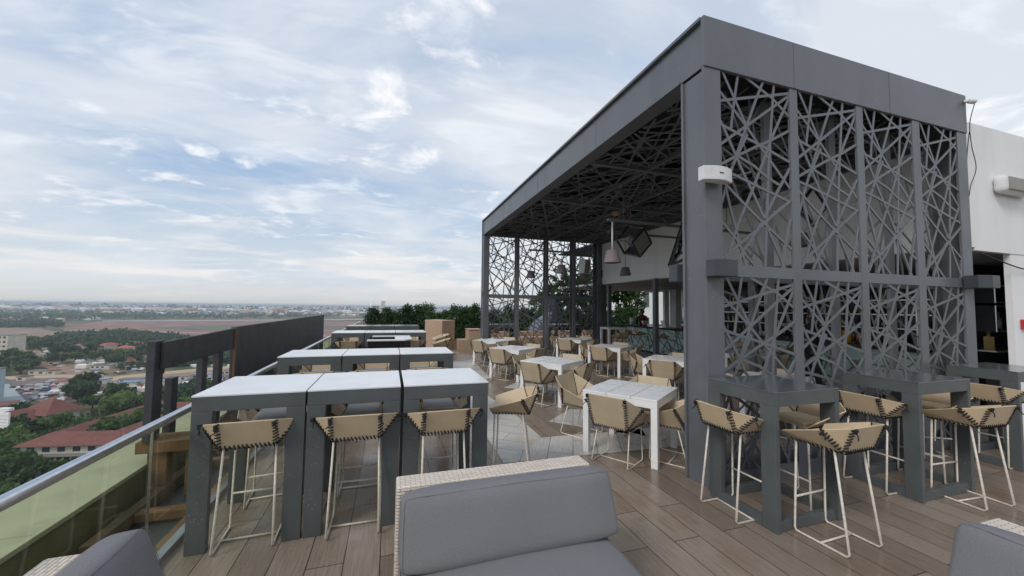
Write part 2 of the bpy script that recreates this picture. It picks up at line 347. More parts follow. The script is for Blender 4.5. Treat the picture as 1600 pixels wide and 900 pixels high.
# ------------------------------------------------------------------ terrace floor, tower, parapet
m_floor = plank_mat('wood_look_tile', ((.180, .140, .108), (.278, .224, .176)), 90, 1.22, .235, wet=.95, loc=(0, .02, 0))
m_pale = plank_mat('pale_tile', ((.50, .475, .435), (.58, .555, .51)), 37, 1.3, .3, wet=.5)
m_pale2 = plank_mat('pale_tile_turned', ((.50, .475, .435), (.58, .555, .51)), -63, 1.3, .3, wet=.5)
b = MB(); b.box(-1.5, 26, -6, 23, -.25, 0); struct(b, 'terrace_floor', m_floor)
def sheet(name, pts, z, m):
    b = MB(); b.add([(p[0], p[1], z) for p in pts], [tuple(range(len(pts)))]); o = struct(b, name, m)
    if o.data.polygons[0].normal.z < 0: o.data.flip_normals()
    return o
def G(pts, z=0): return [gp(x, y, z)[:2] for x, y in pts]
sheet('pale_paving_and_reflection', G([(846, 684), (1072, 664), (1085, 695), (900, 713), (787, 724)]), .003, m_pale2)
sheet('pale_paving_and_reflection', G([(846, 684), (787, 724), (767, 693), (735, 650), (706, 612), (742, 604), (812, 654)]), .004, m_pale)
sheet('pale_paving_and_reflection', G([(857, 659), (891, 639), (985, 644), (1010, 682), (936, 672)]), .003, m_pale2)
sheet('pale_paving_and_reflection', G([(787, 606), (806, 598), (870, 603), (880, 612), (822, 609)]), .003, m_pale2)
sheet('pale_paving_and_reflection', G([(700, 600), (700, 566), (738, 562), (765, 590), (748, 600)]), .003, m_pale)  # bright wet reflection on the deck, painted as a pale sheet
sheet('pale_paving_and_reflection', G([(560, 900), (470, 760), (560, 730), (640, 735), (690, 690), (722, 668), (760, 712), (700, 745), (660, 770)]), .003, m_pale) if False else None

tower = thing('tower_building', 'tall tower carrying the roof terrace, with pale green parapet coping', 'building', (5, 8, -60))
def tp(mb, name, m, **k):
    o = mb.build(name, m, tower, **k); o.location = (-5, -8, 60); return o
b = MB(); b.box(-3.0, 26, -6.2, 23.2, -60, -.301); tp(b, 'tower_body', m_plaster)
b = MB(); b.box(-2.36, -1.5, -6, 23, -.299, -.27); tp(b, 'gutter_floor', m_trench)
b = MB(); b.box(-2.42, -2.36, -6, 23, -.27, .06); tp(b, 'parapet_inner_face', m_olive)
b = MB()
for i in range(12): b.box(-3.06, -2.34, -6+i*2.42, -6+i*2.42+2.412, .06, .10)
tp(b, 'coping', m_chalk, bevel=.004)
b = MB(); b.box(-3.0, -2.421, -6, 23, -.3, .059); tp(b, 'parapet_wall', m_plaster)
b = MB(); b.box(-1.5, 26, 22.6, 22.9, 0, .7); tp(b, 'end_parapet', m_soil)

# ------------------------------------------------------------------ glass balustrade with steel handrail
rail = thing('glass_balustrade', 'clear glass balustrade with round steel handrail along the terrace edge', 'railing', (-1.45, 0, 0))
def rp_(mb, name, m, **k): return mb.build(name, m, rail, **k)
y = -4.4; panes = []
while y < 20:
    b = MB(); b.box(-.006, .006, y+.006, y+1.494, .02, .925); rp_(b, 'glass_pane', m_glass)
    b = MB(); b.box(-.007, .007, y-.003, y+.003, .02, .925); rp_(b, 'pane_edge', m_chrome)
    y += 1.5
b = MB(); b.box(-.03, .03, -5, 20.5, .0, .045); rp_(b, 'base_channel', m_chrome)
b = MB(); b.tube([(0, -5, .95), (0, 20.5, .95)], .03, 16); rp_(b, 'handrail', m_chrome)

# ------------------------------------------------------------------ black hoarding outside the balustrade
fence = thing('black_hoarding', 'black painted plywood hoarding with open frame of posts outside the glass', 'fence', (-2.3, 5, .1))
def fp(mb, name, m, **k):
    o = mb.build(name, m, fence, **k); o.location = (2.3, -5, -.1); return o
b = MB(); b.panel([(-2.3, 6.9, .1), (-2.3, 15.2, .1), (-2.3, 15.2, 1.42), (-2.3, 6.9, 1.40)], .05)
b.panel([(-2.327, 9.0, .1), (-2.327, 9.03, .1), (-2.327, 9.03, 1.4), (-2.327, 9.0, 1.4)], .01)
fp(b, 'hoarding_panel', m_black, bevel=.004)
b = MB(); b.panel([(-2.27, 4.95, 1.06), (-2.27, 6.95, 1.08), (-2.27, 6.95, 1.39), (-2.27, 4.95, 1.345)], .03); fp(b, 'top_board', m_black, bevel=.004)
for y0, w, z0, z1 in ((4.86, .17, .335, 1.36), (5.93, .14, .1, 1.2), (6.42, .14, .1, 1.2), (5.22, .13, .1, .92)):
    b = MB(); b.box(-2.36, -2.29, y0, y0+w, z0, z1); fp(b, 'post', m_black, bevel=.004)
b = MB(); b.box(-2.33, -2.325+.03, 5.035, 5.065, 1.0, 1.34); fp(b, 'split_batten', m_wood)
b = MB(); b.box(-2.26, -2.235, 6.83, 6.88, .45, 1.38); fp(b, 'edge_batten', m_wood)
# timber prop frame standing in the gutter behind the glass
tf = thing('timber_prop_frame', 'rough brown timber frame propping the black hoarding behind the glass', 'timber frame', (-2.0, 4.7, -.27))
def tfp(mb, m, n='timber'):
    o = mb.build(n, m, tf, bevel=.006); o.location = (2.0, -4.7, .27); return o
b = MB(); b.box(-2.42, -1.62, 4.88, 5.2, .22, .335); tfp(b, m_wood, 'cross_timber')
b = MB(); b.box(-2.34, -2.17, 4.93, 5.05, -.27, .22); tfp(b, m_wood, 'upright')
b = MB(); b.box(-2.02, -1.93, 4.95, 5.05, -.27, .22); tfp(b, m_wood2, 'upright')
b = MB(); b.bar((-1.62, 3.5, -.18), (-1.62, 7.2, -.18), .09, .16); tfp(b, m_wood2, 'long_timber')
b = MB(); b.bar((-2.2, 3.9, -.2), (-2.2, 7.4, -.2), .09, .12); tfp(b, m_wood2, 'long_timber')
b = MB(); b.bar((-2.3, 4.45, -.2), (-1.7, 4.45, -.2), .12, .08); tfp(b, m_wood, 'cross_timber')
b = MB(); b.bar((-2.3, 5.7, -.2), (-1.7, 5.7, -.2), .12, .08); tfp(b, m_wood2, 'cross_timber')
for yy in (5.0, 5.22):
    b = MB(); b.panel([(-1.95, yy, .30), (-1.58, yy-.1, .34), (-1.56, yy+.18, .36), (-1.9, yy+.16, .35)], .02)
    tag(b.build('scrap_board', m_black), 'black board scrap lying %s on the timber frame' % ('nearest' if yy < 5.1 else 'farthest'), 'board')

# ------------------------------------------------------------------ steel pavilion with cut-metal lattice screens
pav = thing('steel_pavilion', 'grey steel pavilion with angular cut-metal lattice screens and flat roof', 'pavilion', (5.3, 8, 0))
def pp(mb, name, m, **k):
    o = mb.build(name, m, pav, **k); o.location = (-5.3, -8, 0); return o
# one panel's cut pattern, in fractions of its opening (x right, z up)
A1 = lambda x, y: (1120+x/6.0, 110+y/6.0)
A2 = lambda x, y: (1120+x/5.625, 260+y/5.625)
RAW = [
 [(1, 60, 5), (1, 285, 510)], [(1, 30, 190), (1, 285, 520), (1, 400, 690), (2, 516, 0), (2, 650, 190)], [(1, 205, 40), (1, 172, 270), (1, 140, 545)],
 [(1, 280, 50), (1, 530, 260), (1, 690, 432)], [(1, 440, 90), (1, 375, 270), (1, 285, 520), (1, 190, 800), (2, 110, 105), (2, 38, 310)],
 [(1, 542, 120), (1, 510, 640), (2, 465, 0), (2, 436, 890)], [(1, 30, 276), (1, 685, 214)], [(1, 40, 684), (1, 280, 520), (1, 685, 236)],
 [(1, 685, 262), (1, 510, 660), (1, 430, 890), (2, 320, 210), (2, 200, 490), (2, 100, 780)], [(1, 38, 498), (1, 190, 580), (1, 400, 690), (1, 685, 855)],
 [(1, 38, 872), (1, 190, 800), (1, 400, 700), (1, 520, 650), (1, 685, 562)], [(1, 36, 465), (1, 110, 620), (1, 190, 800), (2, 215, 0), (2, 320, 220), (2, 420, 445)],
 [(1, 195, 795), (1, 360, 895), (2, 450, 95), (2, 565, 168)], [(2, 60, 30), (2, 180, 80), (2, 340, 160), (2, 650, 310)],
 [(2, 36, 115), (2, 250, 330), (2, 400, 480)], [(2, 430, 505), (2, 660, 725)], [(2, 85, 190), (2, 140, 420), (2, 190, 600), (2, 262, 880)],
 [(2, 645, 22), (2, 530, 240), (2, 455, 390), (2, 430, 450)], [(2, 650, 303), (2, 480, 445), (2, 330, 580), (2, 40, 800)],
 [(2, 36, 485), (2, 180, 640), (2, 230, 740), (2, 345, 885)], [(2, 412, 480), (2, 240, 740), (2, 190, 860)], [(2, 460, 556), (2, 605, 890)], [(2, 655, 470), (2, 600, 740), (2, 590, 890)],
 [(1, 160, 880), (1, 195, 800), (1, 290, 600)], [(2, 150, 640), (2, 105, 780), (2, 60, 880)]]
PAT = []
for ln in RAW:
    q = []
    for k, x, y in ln:
        px, py = (A1 if k == 1 else A2)(x, y)
        d = rt*((px-800)/592.0)+up*(-(py-450)/592.0)+fw; t = 3.0/d.y
        X_, Z_ = d.x*t, CH+d.z*t
        q.append((min(1, max(0, (X_-3.22)/.99)), min(1, max(0, (Z_-2.22)/2.04))))
    PAT.append(q)
def lattice(mapf, flip=False, bw=.028, th=.012, nrm=(0, 1, 0)):
    b = MB(); n = Vector(nrm); k_ = 0
    for qi_, q in enumerate(PAT):
        if flip and qi_ % 2: continue
        for (a, c) in zip(q, q[1:]):
            k_ += 1
            a2 = (1-a[0], a[1]) if flip else a; c2 = (1-c[0], c[1]) if flip else c
            if abs(a2[0]-c2[0])+abs(a2[1]-c2[1]) < .02: continue
            pa = Vector(mapf(*a2)); pc = Vector(mapf(*c2)); d = (pc-pa).normalized()
            b.bar(pa-d*.008, pc+d*.008, bw, th*.5+k_*.00016, nrm)
    return b
bayx = [(3.22, 4.21), (4.33, 5.32), (5.44, 6.40), (6.55, 7.47)]
ZB, ZM0, ZM1, ZT = .14, 2.10, 2.22, 4.26
X0, X1, YA, YB = 3.0, 7.6, 3.0, 12.9
for side, y0, sgn in (('near', YA, 1), ('far', YB, -1)):
    for i, (a, c) in enumerate(bayx):
        for lay, dy, fl in ((0, .012, False), (1, .30, True)):
            for (z0, z1) in ((ZB, ZM0), (ZM1, ZT)):
                yy = y0+sgn*dy
                pp(lattice(lambda u, v: (a+(c-a)*u, yy, z0+(z1-z0)*v), fl, .029 if lay == 0 else .023), 'lattice_panel', m_steel if lay == 0 else m_steel_in)
    ys = sorted((y0, y0+sgn*.03))
    for a, c in ((4.21, 4.33), (5.32, 5.44), (6.40, 6.55)):   # flat frame members between the openings
        b = MB(); b.box(a, c, ys[0], ys[1], .0, ZT+.001); pp(b, 'frame_post', m_steel, bevel=.003)
    for z0, z1 in ((ZM0, ZM1), (.0, ZB)):
        for a, c in bayx:
            b = MB(); b.box(a, c, ys[0]+.002, ys[1]-.002, z0, z1); pp(b, 'frame_rail', m_steel)
    yi = sorted((y0+sgn*.285, y0+sgn*.33))
    b = MB()                                          # inner layer frame
    for a, c in ((4.17, 4.29), (5.28, 5.40), (6.38, 6.50)): b.box(a, c, yi[0], yi[1], .0, ZT)
    for a, c in ((3.24, 4.168), (4.292, 5.278), (5.402, 6.378), (6.502, 7.45)): b.box(a, c, yi[0]+.002, yi[1]-.002, ZM0-.02, ZM1-.02); b.box(a, c, yi[0]+.002, yi[1]-.002, 0, ZB)
    pp(b, 'inner_frame', m_steel_in, bevel=.003)
b = MB(); rb = random.Random(3)                      # caulk and weld line under the front fascia, sheet joints in it
for k in range(90):
    xa = 3.2+k*.0478; b.tube([(xa, 2.999, ZT+.003+rb.uniform(-.003, .003)), (xa+.05, 2.999, ZT+.003+rb.uniform(-.003, .003))], rb.uniform(.003, .007), 5)
pp(b, 'weld_bead', m_steel_in)
for xx in (4.27, 5.94):
    b = MB(); b.box(xx, xx+.006, 2.9845, 2.9885, ZT+.01, 4.795); pp(b, 'sheet_joint', m_steel_in)
for i, yy in enumerate((5.2, 7.7, 10.3)):
    b = MB(); b.box(3.0265, 3.03, yy, yy+.006, 4.285, 4.76); pp(b, 'sheet_joint', m_steel_in)
# H-section corner columns
for xc, d in ((3.0, 1), (7.6, -1)):
    for yc, sg in ((YA, 1), (YB, -1)):
        b = MB(); xs = sorted((xc, xc+d*.219)); ya, yb = sorted((yc, yc+sg*.03)); b.box(xs[0], xs[1], ya, yb, 0, ZT+.001)
        ya, yb = sorted((yc+sg*.295, yc+sg*.325)); xs = sorted((xc, xc+d*.20)); b.box(xs[0], xs[1], ya, yb, 0, ZT-.02)
        xs = sorted((xc+d*.025, xc+d*.06)); ya, yb = sorted((yc+sg*.0305, yc+sg*.2945)); b.box(xs[0], xs[1], ya, yb, 0, ZT-.02)
        pp(b, 'column', m_steel, bevel=.003)
# roof: near and far fascia plates, steel channel down each long side, dark deck
b = MB(); b.box(X0-.002, X1+.002, YA-.012, YA+.03, ZT+.002, 4.80); pp(b, 'front_fascia', m_steel, bevel=.003)
b = MB(); b.box(X0-.002, X1+.002, YB-.03, YB+.012, ZT+.002, 4.80); pp(b, 'rear_fascia', m_steel, bevel=.003)
b = MB(); b.box(3.03, 3.05, YA+.031, YB-.031, 4.281, 4.765); b.box(2.985, 3.20, YA+.031, YB-.031, 4.77, 4.805); b.box(2.985, 3.22, YA+.331, YB-.331, 4.25, 4.28)
pp(b, 'side_beam', m_steel, bevel=.002)
b = MB(); b.box(7.55, 7.598, YA+.031, YB-.031, 4.2, 4.80); pp(b, 'side_beam', m_steel)
b = MB(); b.box(3.051, 7.549, YA+.031, YB-.031, 4.70, 4.745); pp(b, 'roof_deck', m_roof)
b = MB()
for k in range(9):
    yy = 4.1+k*1.02; b.box(3.06, 7.54, yy, yy+.06, 4.50, 4.699)
pp(b, 'roof_joist', m_roof)
# ceiling lattice bays
nb = 4; yl = (YB-YA-.7)/nb
for j in range(nb):
    ya = YA+.35+j*yl; yb = ya+yl-.09
    for i, (a, c) in enumerate(((3.24, 4.27), (4.33, 5.36), (5.42, 6.45), (6.51, 7.52))):
        pp(lattice(lambda u, v: (a+(c-a)*u, ya+(yb-ya)*v, 4.24), (i+j) % 2 == 1, .034, .012, (0, 0, 1)), 'ceiling_lattice', m_steel_in)
        pp(lattice(lambda u, v: (a+(c-a)*u, ya+(yb-ya)*(1-v), 4.42), (i+j) % 2 == 0, .034, .012, (0, 0, 1)), 'ceiling_lattice', m_steel_in)
    b = MB(); b.box(3.23, 7.54, yb, yb+.09, 4.20, 4.27); pp(b, 'ceiling_bar', m_steel_in)
b = MB()
for xx in (4.27, 5.36, 6.45): b.box(xx, xx+.06, YA+.34, YB-.34, 4.205, 4.265)
pp(b, 'ceiling_bar', m_steel_in)
# posts carrying the bulkhead between pavilion and bar
b = MB(); b.box(7.45, 7.58, 9.38, 9.50, 0, 2.68); pp(b, 'bar_post', m_steel, bevel=.003)
b = MB(); b.box(7.45, 7.58, 6.2, 6.32, 0, 2.68); pp(b, 'bar_post', m_steel, bevel=.003)
b = MB(); b.box(7.62, 7.9, 12.75, 12.9, 0, 2.66); b.box(8.02, 8.16, 12.8, 12.9, 0, 2.66); pp(b, 'bar_post', m_steel_in)

# ------------------------------------------------------------------ white building with the bar inside
bld = thing('white_bar_building', 'white rendered building with open bar under its deep bulkhead, beside the pavilion', 'building', (10, 8, 0))
def bp_(mb, name, m, **k):
    o = mb.build(name, m, bld, **k); o.location = (-10, -8, 0); return o
b = MB(); b.box(7.605, 7.80, 3.05, 13.2, 2.68, 4.46); bp_(b, 'bulkhead_wall', m_wallw)
b = MB(); b.box(7.801, 18, 3.05, 3.12, 2.64, 4.48); bp_(b, 'front_wall', m_wallw)
b = MB(); b.box(8.72, 18, 3.06, 3.13, 0, 2.639); bp_(b, 'front_wall', m_wallw)
b = MB(); b.box(7.801, 18, 3.131, 17, 2.70, 2.78); bp_(b, 'ceiling', m_ceil)
b = MB(); b.box(7.801, 18, 3.14, 17, 4.36, 4.42); bp_(b, 'roof', m_roof)
b = MB(); b.box(7.801, 18, 13.0, 13.2, 2.68, 4.39); bp_(b, 'bulkhead_wall', m_wallw)
b = MB(); b.box(12.9, 13.1, 3.301, 14.0, 0, 2.69); bp_(b, 'back_wall', m_dark)
b = MB(); b.box(12.4, 12.75, 14.2, 14.6, 0, 2.69); bp_(b, 'white_pillar', m_wallw)
b = MB(); b.box(12.05, 12.3, 14.5, 14.62, 0, 2.69); bp_(b, 'white_pillar', m_wallw)
b = MB(); b.box(10.35, 12.89, 4.2, 4.3, 0, 2.69); bp_(b, 'dark_lining', m_dark)

# bar counter
bar = thing('bar_counter', 'long bar counter with black top and frosted front crossed by dark angular lines', 'bar counter', (9.7, 9.5, 0), 0)
def bc(mb, name, m, **k):
    o = mb.build(name, m, bar, **k); o.location = (-9.7, -9.5, 0); return o
BA, BB = Vector((9.45, 4.5, 0)), Vector((10.05, 14.9, 0)); bd = (BB-BA).normalized(); bn = Vector((bd.y, -bd.x, 0))   # bn points behind the bar
def bpt(s, w, z): p = BA+bd*s+bn*w; return (p.x, p.y, z)
def bbox(s0, s1, w0, w1, z0, z1):
    m = MB(); vs = [bpt(s, w, z) for z in (z0, z1) for w in (w0, w1) for s in (s0, s1)]
    m.add(vs, [(0, 2, 3, 1), (4, 5, 7, 6), (0, 1, 5, 4), (2, 6, 7, 3), (0, 4, 6, 2), (1, 3, 7, 5)]); return m
BL = (BB-BA).length
bc(bbox(0, BL, .06, .5, .08, 1.0), 'frosted_front', m_frost)
bc(bbox(0, BL, .10, .48, 0, .079), 'plinth', m_dark)
bc(bbox(-.05, BL+.05, -.04, .62, 1.001, 1.07), 'black_top', m_dark, bevel=.004)
bc(bbox(BL+.001, BL+.04, -.0, .55, 0, 1.0), 'end_panel', m_dark)
b = MB()
nbay = 6
for k in range(nbay):
    s0 = BL*k/nbay; w = BL/nbay
    for qi, q in enumerate(PAT):
        if qi % 2 and qi > 8: continue
        for a, c in zip(q, q[1:]):
            pa = Vector(bpt(s0+w*a[1], .045, .09+.9*a[0])); pc = Vector(bpt(s0+w*c[1], .045, .09+.9*c[0]))
            if (pa-pc).length > .05: b.bar(pa, pc, .022, .012+.0002*(qi+1), bn)
bc(b, 'line_pattern', m_steel_in)

# back-bar shelving with bottles
def bottle_mesh(name, kind):
    b = MB()
    if kind == 0: b.lathe([(0, 0), (.036, .002), (.038, .02), (.038, .19), (.03, .215), (.014, .24), (.013, .29), (.015, .292), (.015, .305), (0, .306)], n=10)
    elif kind == 1: b.lathe([(0, 0), (.045, .002), (.047, .02), (.047, .15), (.036, .175), (.015, .19), (.014, .23), (.018, .231), (.018, .26), (0, .262)], n=10)
    else: b.box(-.042, .042, -.03, .03, 0, .17); b.lathe([(.02, .17), (.015, .18), (.015, .215), (.02, .216), (.02, .245), (0, .246)], n=10)
    return b.mesh(name)
bm_ = [bottle_mesh('bottle', k) for k in range(3)]
def bottle(k, m, x, y, z, label, group, sc=1.0):
    me = bm_[k]
    key = (k, m.name)
    if key not in BC:
        me = bm_[k].copy(); me.materials.clear(); me.materials.append(m); BC[key] = me
    o = bpy.data.objects.new('bottle', BC[key]); C.objects.link(o); o.location = (x, y, z); o.scale = (sc, sc, sc); o.rotation_euler = (0, 0, random.random()*6)
    return tag(o, label, 'bottle', group)
BC = {}
shelf = thing('back_bar_shelving', 'black back-bar wall with steel edged shelves full of bottles', 'shelving', (12.7, 9, 0))
def sp(mb, name, m, **k):
    o = mb.build(name, m, shelf, **k); o.location = (-12.7, -9, 0); return o
b = MB(); b.box(12.75, 12.895, 4.4, 13.9, 0, 2.69); sp(b, 'back_panel', m_dark)
b = MB(); b.box(12.2, 12.749, 4.5, 13.8, 0, .95); sp(b, 'cabinet', m_dark)
SH = (.951, 1.32, 1.68, 2.06)
for z in SH[1:]:
    b = MB(); b.box(12.46, 12.749, 4.5, 13.85, z, z+.025); sp(b, 'shelf', m_dark)
    b = MB(); b.box(12.45, 12.459, 4.5, 13.85, z-.003, z+.028); sp(b, 'shelf_edge', m_chrome)
for yy in (5.9, 7.4, 8.9, 10.4, 11.9, 13.86):
    b = MB(); b.box(12.455, 12.485, yy, yy+.03, .951, 2.66); sp(b, 'shelf_upright', m_chrome)
kinds = [(0, m_bglass, 'dark glass'), (1, m_clear, 'clear glass'), (2, m_gold, 'amber glass'), (0, m_clear, 'clear slim'), (1, m_bglass, 'dark squat')]
rows = ('cabinet top', 'lowest shelf', 'middle shelf', 'top shelf')
for ri, z in enumerate(SH):
    y = 5.0
    while y < 13.7:
        k, m, d = random.choice(kinds)
        if random.random() < .85: bottle(k, m, 12.6, y, z+(.026 if ri else .001), 'small %s bottle among many on the %s behind the bar' % (d, rows[ri]), '%s bottles on the back bar %s' % (d, rows[ri]), random.uniform(.9, 1.1))
        y += random.uniform(.12, .3)

# niche shelving seen through the side opening
ns_ = thing('niche_shelving', 'stacked steel box shelves on the black wall beside the white pier', 'shelving', (11, 4.1, 1))
def npp(mb, name, m):
    o = mb.build(name, m, ns_); o.location = (-11, -4.1, -1); return o
def frame(x0, x1, z0, z1):
    b = MB(); t = .02
    b.box(x0, x1, 3.9, 4.19, z0, z0+t); b.box(x0, x1, 3.9, 4.19, z1-t, z1); b.box(x1-t, x1, 3.905, 4.185, z0+t+.001, z1-t-.001); b.box(x0, x0+t, 3.905, 4.185, z0+t+.001, z1-t-.001); return b
def trim(x0, x1, z0, z1):
    b = MB(); t = .022; y0, y1 = 3.885, 3.899; b.box(x0, x1, y0, y1, z0, z0+t); b.box(x0, x1, y0, y1, z1-t, z1); b.box(x1-t, x1, y0, y1, z0+t, z1-t); b.box(x0, x0+t, y0, y1, z0+t, z1-t); return b
for q in ((10.5, 11.12, 1.95, 2.28), (10.5, 11.22, 1.42, 1.90)):
    npp(frame(*q), 'box_shelf', m_roof); npp(trim(*q), 'shelf_edge', m_chrome)
b = MB(); b.box(10.5, 11.25, 3.9, 4.19, 1.05, 1.07); npp(b, 'flat_shelf', m_chrome)
b = MB(); b.box(11.35, 12.3, 3.9, 4.19, 2.10, 2.115); npp(b, 'flat_shelf', m_chrome)
bottle(2, m_gold, 10.62, 4.04, 1.071, 'gold square bottle alone on the lowest niche shelf', None, 1.5)
bottle(1, m_bglass, 10.78, 4.04, 1.441, 'dark squat bottle in the larger steel box shelf', None, 1.3)
bottle(0, m_clear, 10.98, 4.04, 1.441, 'clear slim bottle in the larger steel box shelf', None, 1.1)
bottle(0, m_bglass, 10.75, 4.04, 1.971, 'dark slim bottle in the upper steel box shelf', None, .9)
bottle(2, m_clear, 11.55, 4.04, 2.116, 'clear square bottle on the high shelf near the pier', None, 1.1)
bottle(1, m_bglass, 11.9, 4.04, 2.116, 'dark squat bottle on the high shelf near the pier', None, 1.1)
b = MB(); b.lathe([(0, 0), (.07, 0), (.075, .01), (.075, .02), (0, .02)], n=20, m=Matrix.Rotation(R(90), 3, 'X')); tag(b.build('clock_face', m_napkin, loc=(10.66, 3.93, 1.56)), 'small round white dial standing in the larger steel box shelf', 'dial')

# things standing on the bar
def on_bar(s, w): p = BA+bd*s+bn*w; return p.x, p.y, 1.071
def cup(s, w, r, h, m, lab, cat, name='cup', taper=1.15):
    b = MB(); b.lathe([(0, 0), (r, 0), (r*taper, h), (r*taper-.006, h), (r*.9, .01), (0, .01)], n=18); o = b.build(name, m, loc=on_bar(s, w)); tag(o, lab, cat); return o
c1 = thing('napkin_caddy', 'copper caddy with white napkins at the far end of the bar', 'caddy', on_bar(9.0, .2)); b = MB(); b.lathe([(0, 0), (.08, 0), (.1, .14), (.09, .14), (.07, .01), (0, .01)], n=16); b.build('pot', m_copper, c1); b = MB(); b.box(-.12, .12, -.07, .07, .141, .20); b.build('napkins', m_napkin, c1, bevel=.01)
cup(9.9, .2, .13, .32, m_clear, 'large clear glass jar at the far end of the bar', 'jar', 'glass_jar', .9)
cup(8.3, .25, .08, .30, m_napkin, 'white paper cup stack beside the copper caddy', 'cup stack', 'cup_stack')
cup(6.6, .15, .055, .27, m_chrome, 'steel cocktail shaker on the bar beside the grey post', 'shaker', 'shaker', .8)
cup(6.2, .4, .12, .22, m_clear, 'clear ice bucket on the bar behind the shaker', 'ice bucket', 'ice_bucket')
c2 = thing('napkin_caddy', 'copper caddy with white napkins on the middle of the bar', 'caddy', on_bar(5.2, .15)); b = MB(); b.lathe([(0, 0), (.1, 0), (.12, .17), (.11, .17), (.09, .01), (0, .01)], n=16); b.build('pot', m_copper, c2); b = MB(); b.box(-.15, .15, -.09, .09, .171, .24); b.build('napkins', m_napkin, c2, bevel=.01)
cup(1.25, .1, .09, .27, m_amber, 'amber yellow jar on the bar near its close end', 'jar', 'amber_jar', .95)
cup(.98, .12, .09, .26, m_copper, 'orange copper pot with napkin beside the amber jar', 'pot', 'copper_pot')
for i in range(10):
    cup(3.3+.1*(i % 5), .2+.12*(i//5), .035, .12, m_clear, 'clear drinking glass in the cluster on the bar', 'glass', 'drinking_glass')['group'] = 'cluster of glasses on the bar'
b = MB(); b.box(-.2, .2, -.15, .15, 0, .02); b.panel([(-.2, .15, .02), (.2, .15, .02), (.2, .22, .25), (-.2, .22, .25)], .015); o = b.build('bar_menu_board', m_napkin, loc=on_bar(7.6, .3)); o.rotation_euler = (0, 0, 1.2); tag(o, 'white open menu lying tilted on the bar top', 'menu')
b = MB(); b.lathe([(0, 0), (.05, 0), (.05, .26), (0, .26)], n=14, m=Matrix.Rotation(R(90), 3, 'Y')); tag(b.build('paper_roll', m_napkin, loc=(9.62, 4.9, 1.122)), 'white paper roll lying on the near end of the bar', 'paper roll')

# ------------------------------------------------------------------ bar tables
def bar_table(name, label, group, x0, x1, y0, y1, top_m, low=True, h=1.1, leg=.13):
    cx, cy = (x0+x1)/2, (y0+y1)/2; t = thing(name, label, 'bar table', (cx, cy, 0), 0, group); w, d = (x1-x0)/2, (y1-y0)/2
    b = MB(); b.box(-w, w, -d, d, h-.012, h); b.build('tabletop', top_m, t, bevel=.002)
    f = .002; lo = h-.012-.105; T = .05                # two flat frames joined by side boards
    if not low:
        for sy in (-1, 1):
            ya, yb = sorted((sy*(d-f), sy*(d-T)))
            b = MB(); b.box(-w+f, w-f, ya, yb, lo, h-.0125); b.build('apron', m_table, t, bevel=.002)
            for sx in (-1, 1):
                xa, xb = sorted((sx*(w-f), sx*(w-leg))); b = MB(); b.box(xa, xb, ya, yb, 0, lo-.001); b.build('leg', m_table, t, bevel=.004)
        for sx in (-1, 1):
            xa, xb = sorted((sx*(w-f), sx*(w-.04))); b = MB(); b.box(xa, xb, -d+T+.001, d-T-.001, lo, h-.0125); b.build('side_board', m_table, t, bevel=.002)
    else:
        for sx in (-1, 1):
            xa, xb = sorted((sx*(w-f), sx*(w-T)))
            b = MB(); b.box(xa, xb, -d+f, d-f, lo, h-.0125); b.build('apron', m_table, t, bevel=.002)
            b = MB(); b.box(xa, xb, -d+leg+.001, d-leg-.001, 0, .085); b.build('foot_bar', m_table, t, bevel=.002)
            for sy in (-1, 1):
                ya, yb = sorted((sy*(d-f), sy*(d-leg))); b = MB(); b.box(xa, xb, ya, yb, 0, lo-.001); b.build('leg', m_table, t, bevel=.004)
        for sy in (-1, 1):
            ya, yb = sorted((sy*(d-f), sy*(d-.04))); b = MB(); b.box(-w+T+.001, w-T-.001, ya, yb, lo, h-.0125); b.build('side_board', m_table, t, bevel=.002)
            ya, yb = sorted((sy*(d-.02), sy*(d-.07))); b = MB(); b.box(-w+T+.001, w-T-.001, ya, yb, 0.002, .085); b.build('foot_bar', m_table, t, bevel=.002)
    return t
LR = ('left', 'middle', 'right')
for i, (a, c) in enumerate(((-1.32, -.595), (-.585, .10), (.125, .84))):
    bar_table('bar_table', '%s of three white-topped grey bar tables in the front row by the glass' % LR[i], 'white-topped bar tables in three rows', a, c, 3.27, 4.06, m_whitetop, False)
for i, (a, c) in enumerate(((-1.33, -.59), (-.58, .14), (.15, .88))):
    bar_table('bar_table', '%s of three white-topped grey bar tables in the second row' % LR[i], 'white-topped bar tables in three rows', a, c, 5.45, 6.25, m_whitetop, False)
for i, (a, c) in enumerate(((-1.33, -.59), (-.58, .14), (.15, .90))):
    bar_table('bar_table', '%s of three white-topped grey bar tables in the third row beyond the black host stand' % LR[i], 'white-topped bar tables in three rows', a, c, 10.0, 10.95, m_whitetop, False)
for i, (a, c) in enumerate(((-1.33, -.59), (-.58, .14), (.15, .95))):
    bar_table('bar_table', '%s of three grey bar tables in the last row before the hedge' % LR[i], 'bar tables in the last row', a, c, 13.2, 14.2, m_tabletop, False)
bar_table('bar_table', 'grey bar table nearest the steel corner column', 'grey bar tables along the lattice screen', 2.93, 3.68, 2.27, 2.93, m_tabletop)
bar_table('bar_table', 'middle grey bar table against the lattice screen', 'grey bar tables along the lattice screen', 4.70, 5.53, 2.24, 2.86, m_tabletop)
bar_table('bar_table', 'grey bar table cut off by the right edge, past the lattice screen', 'grey bar tables along the lattice screen', 6.72, 7.62, 2.35, 2.93, m_tabletop)

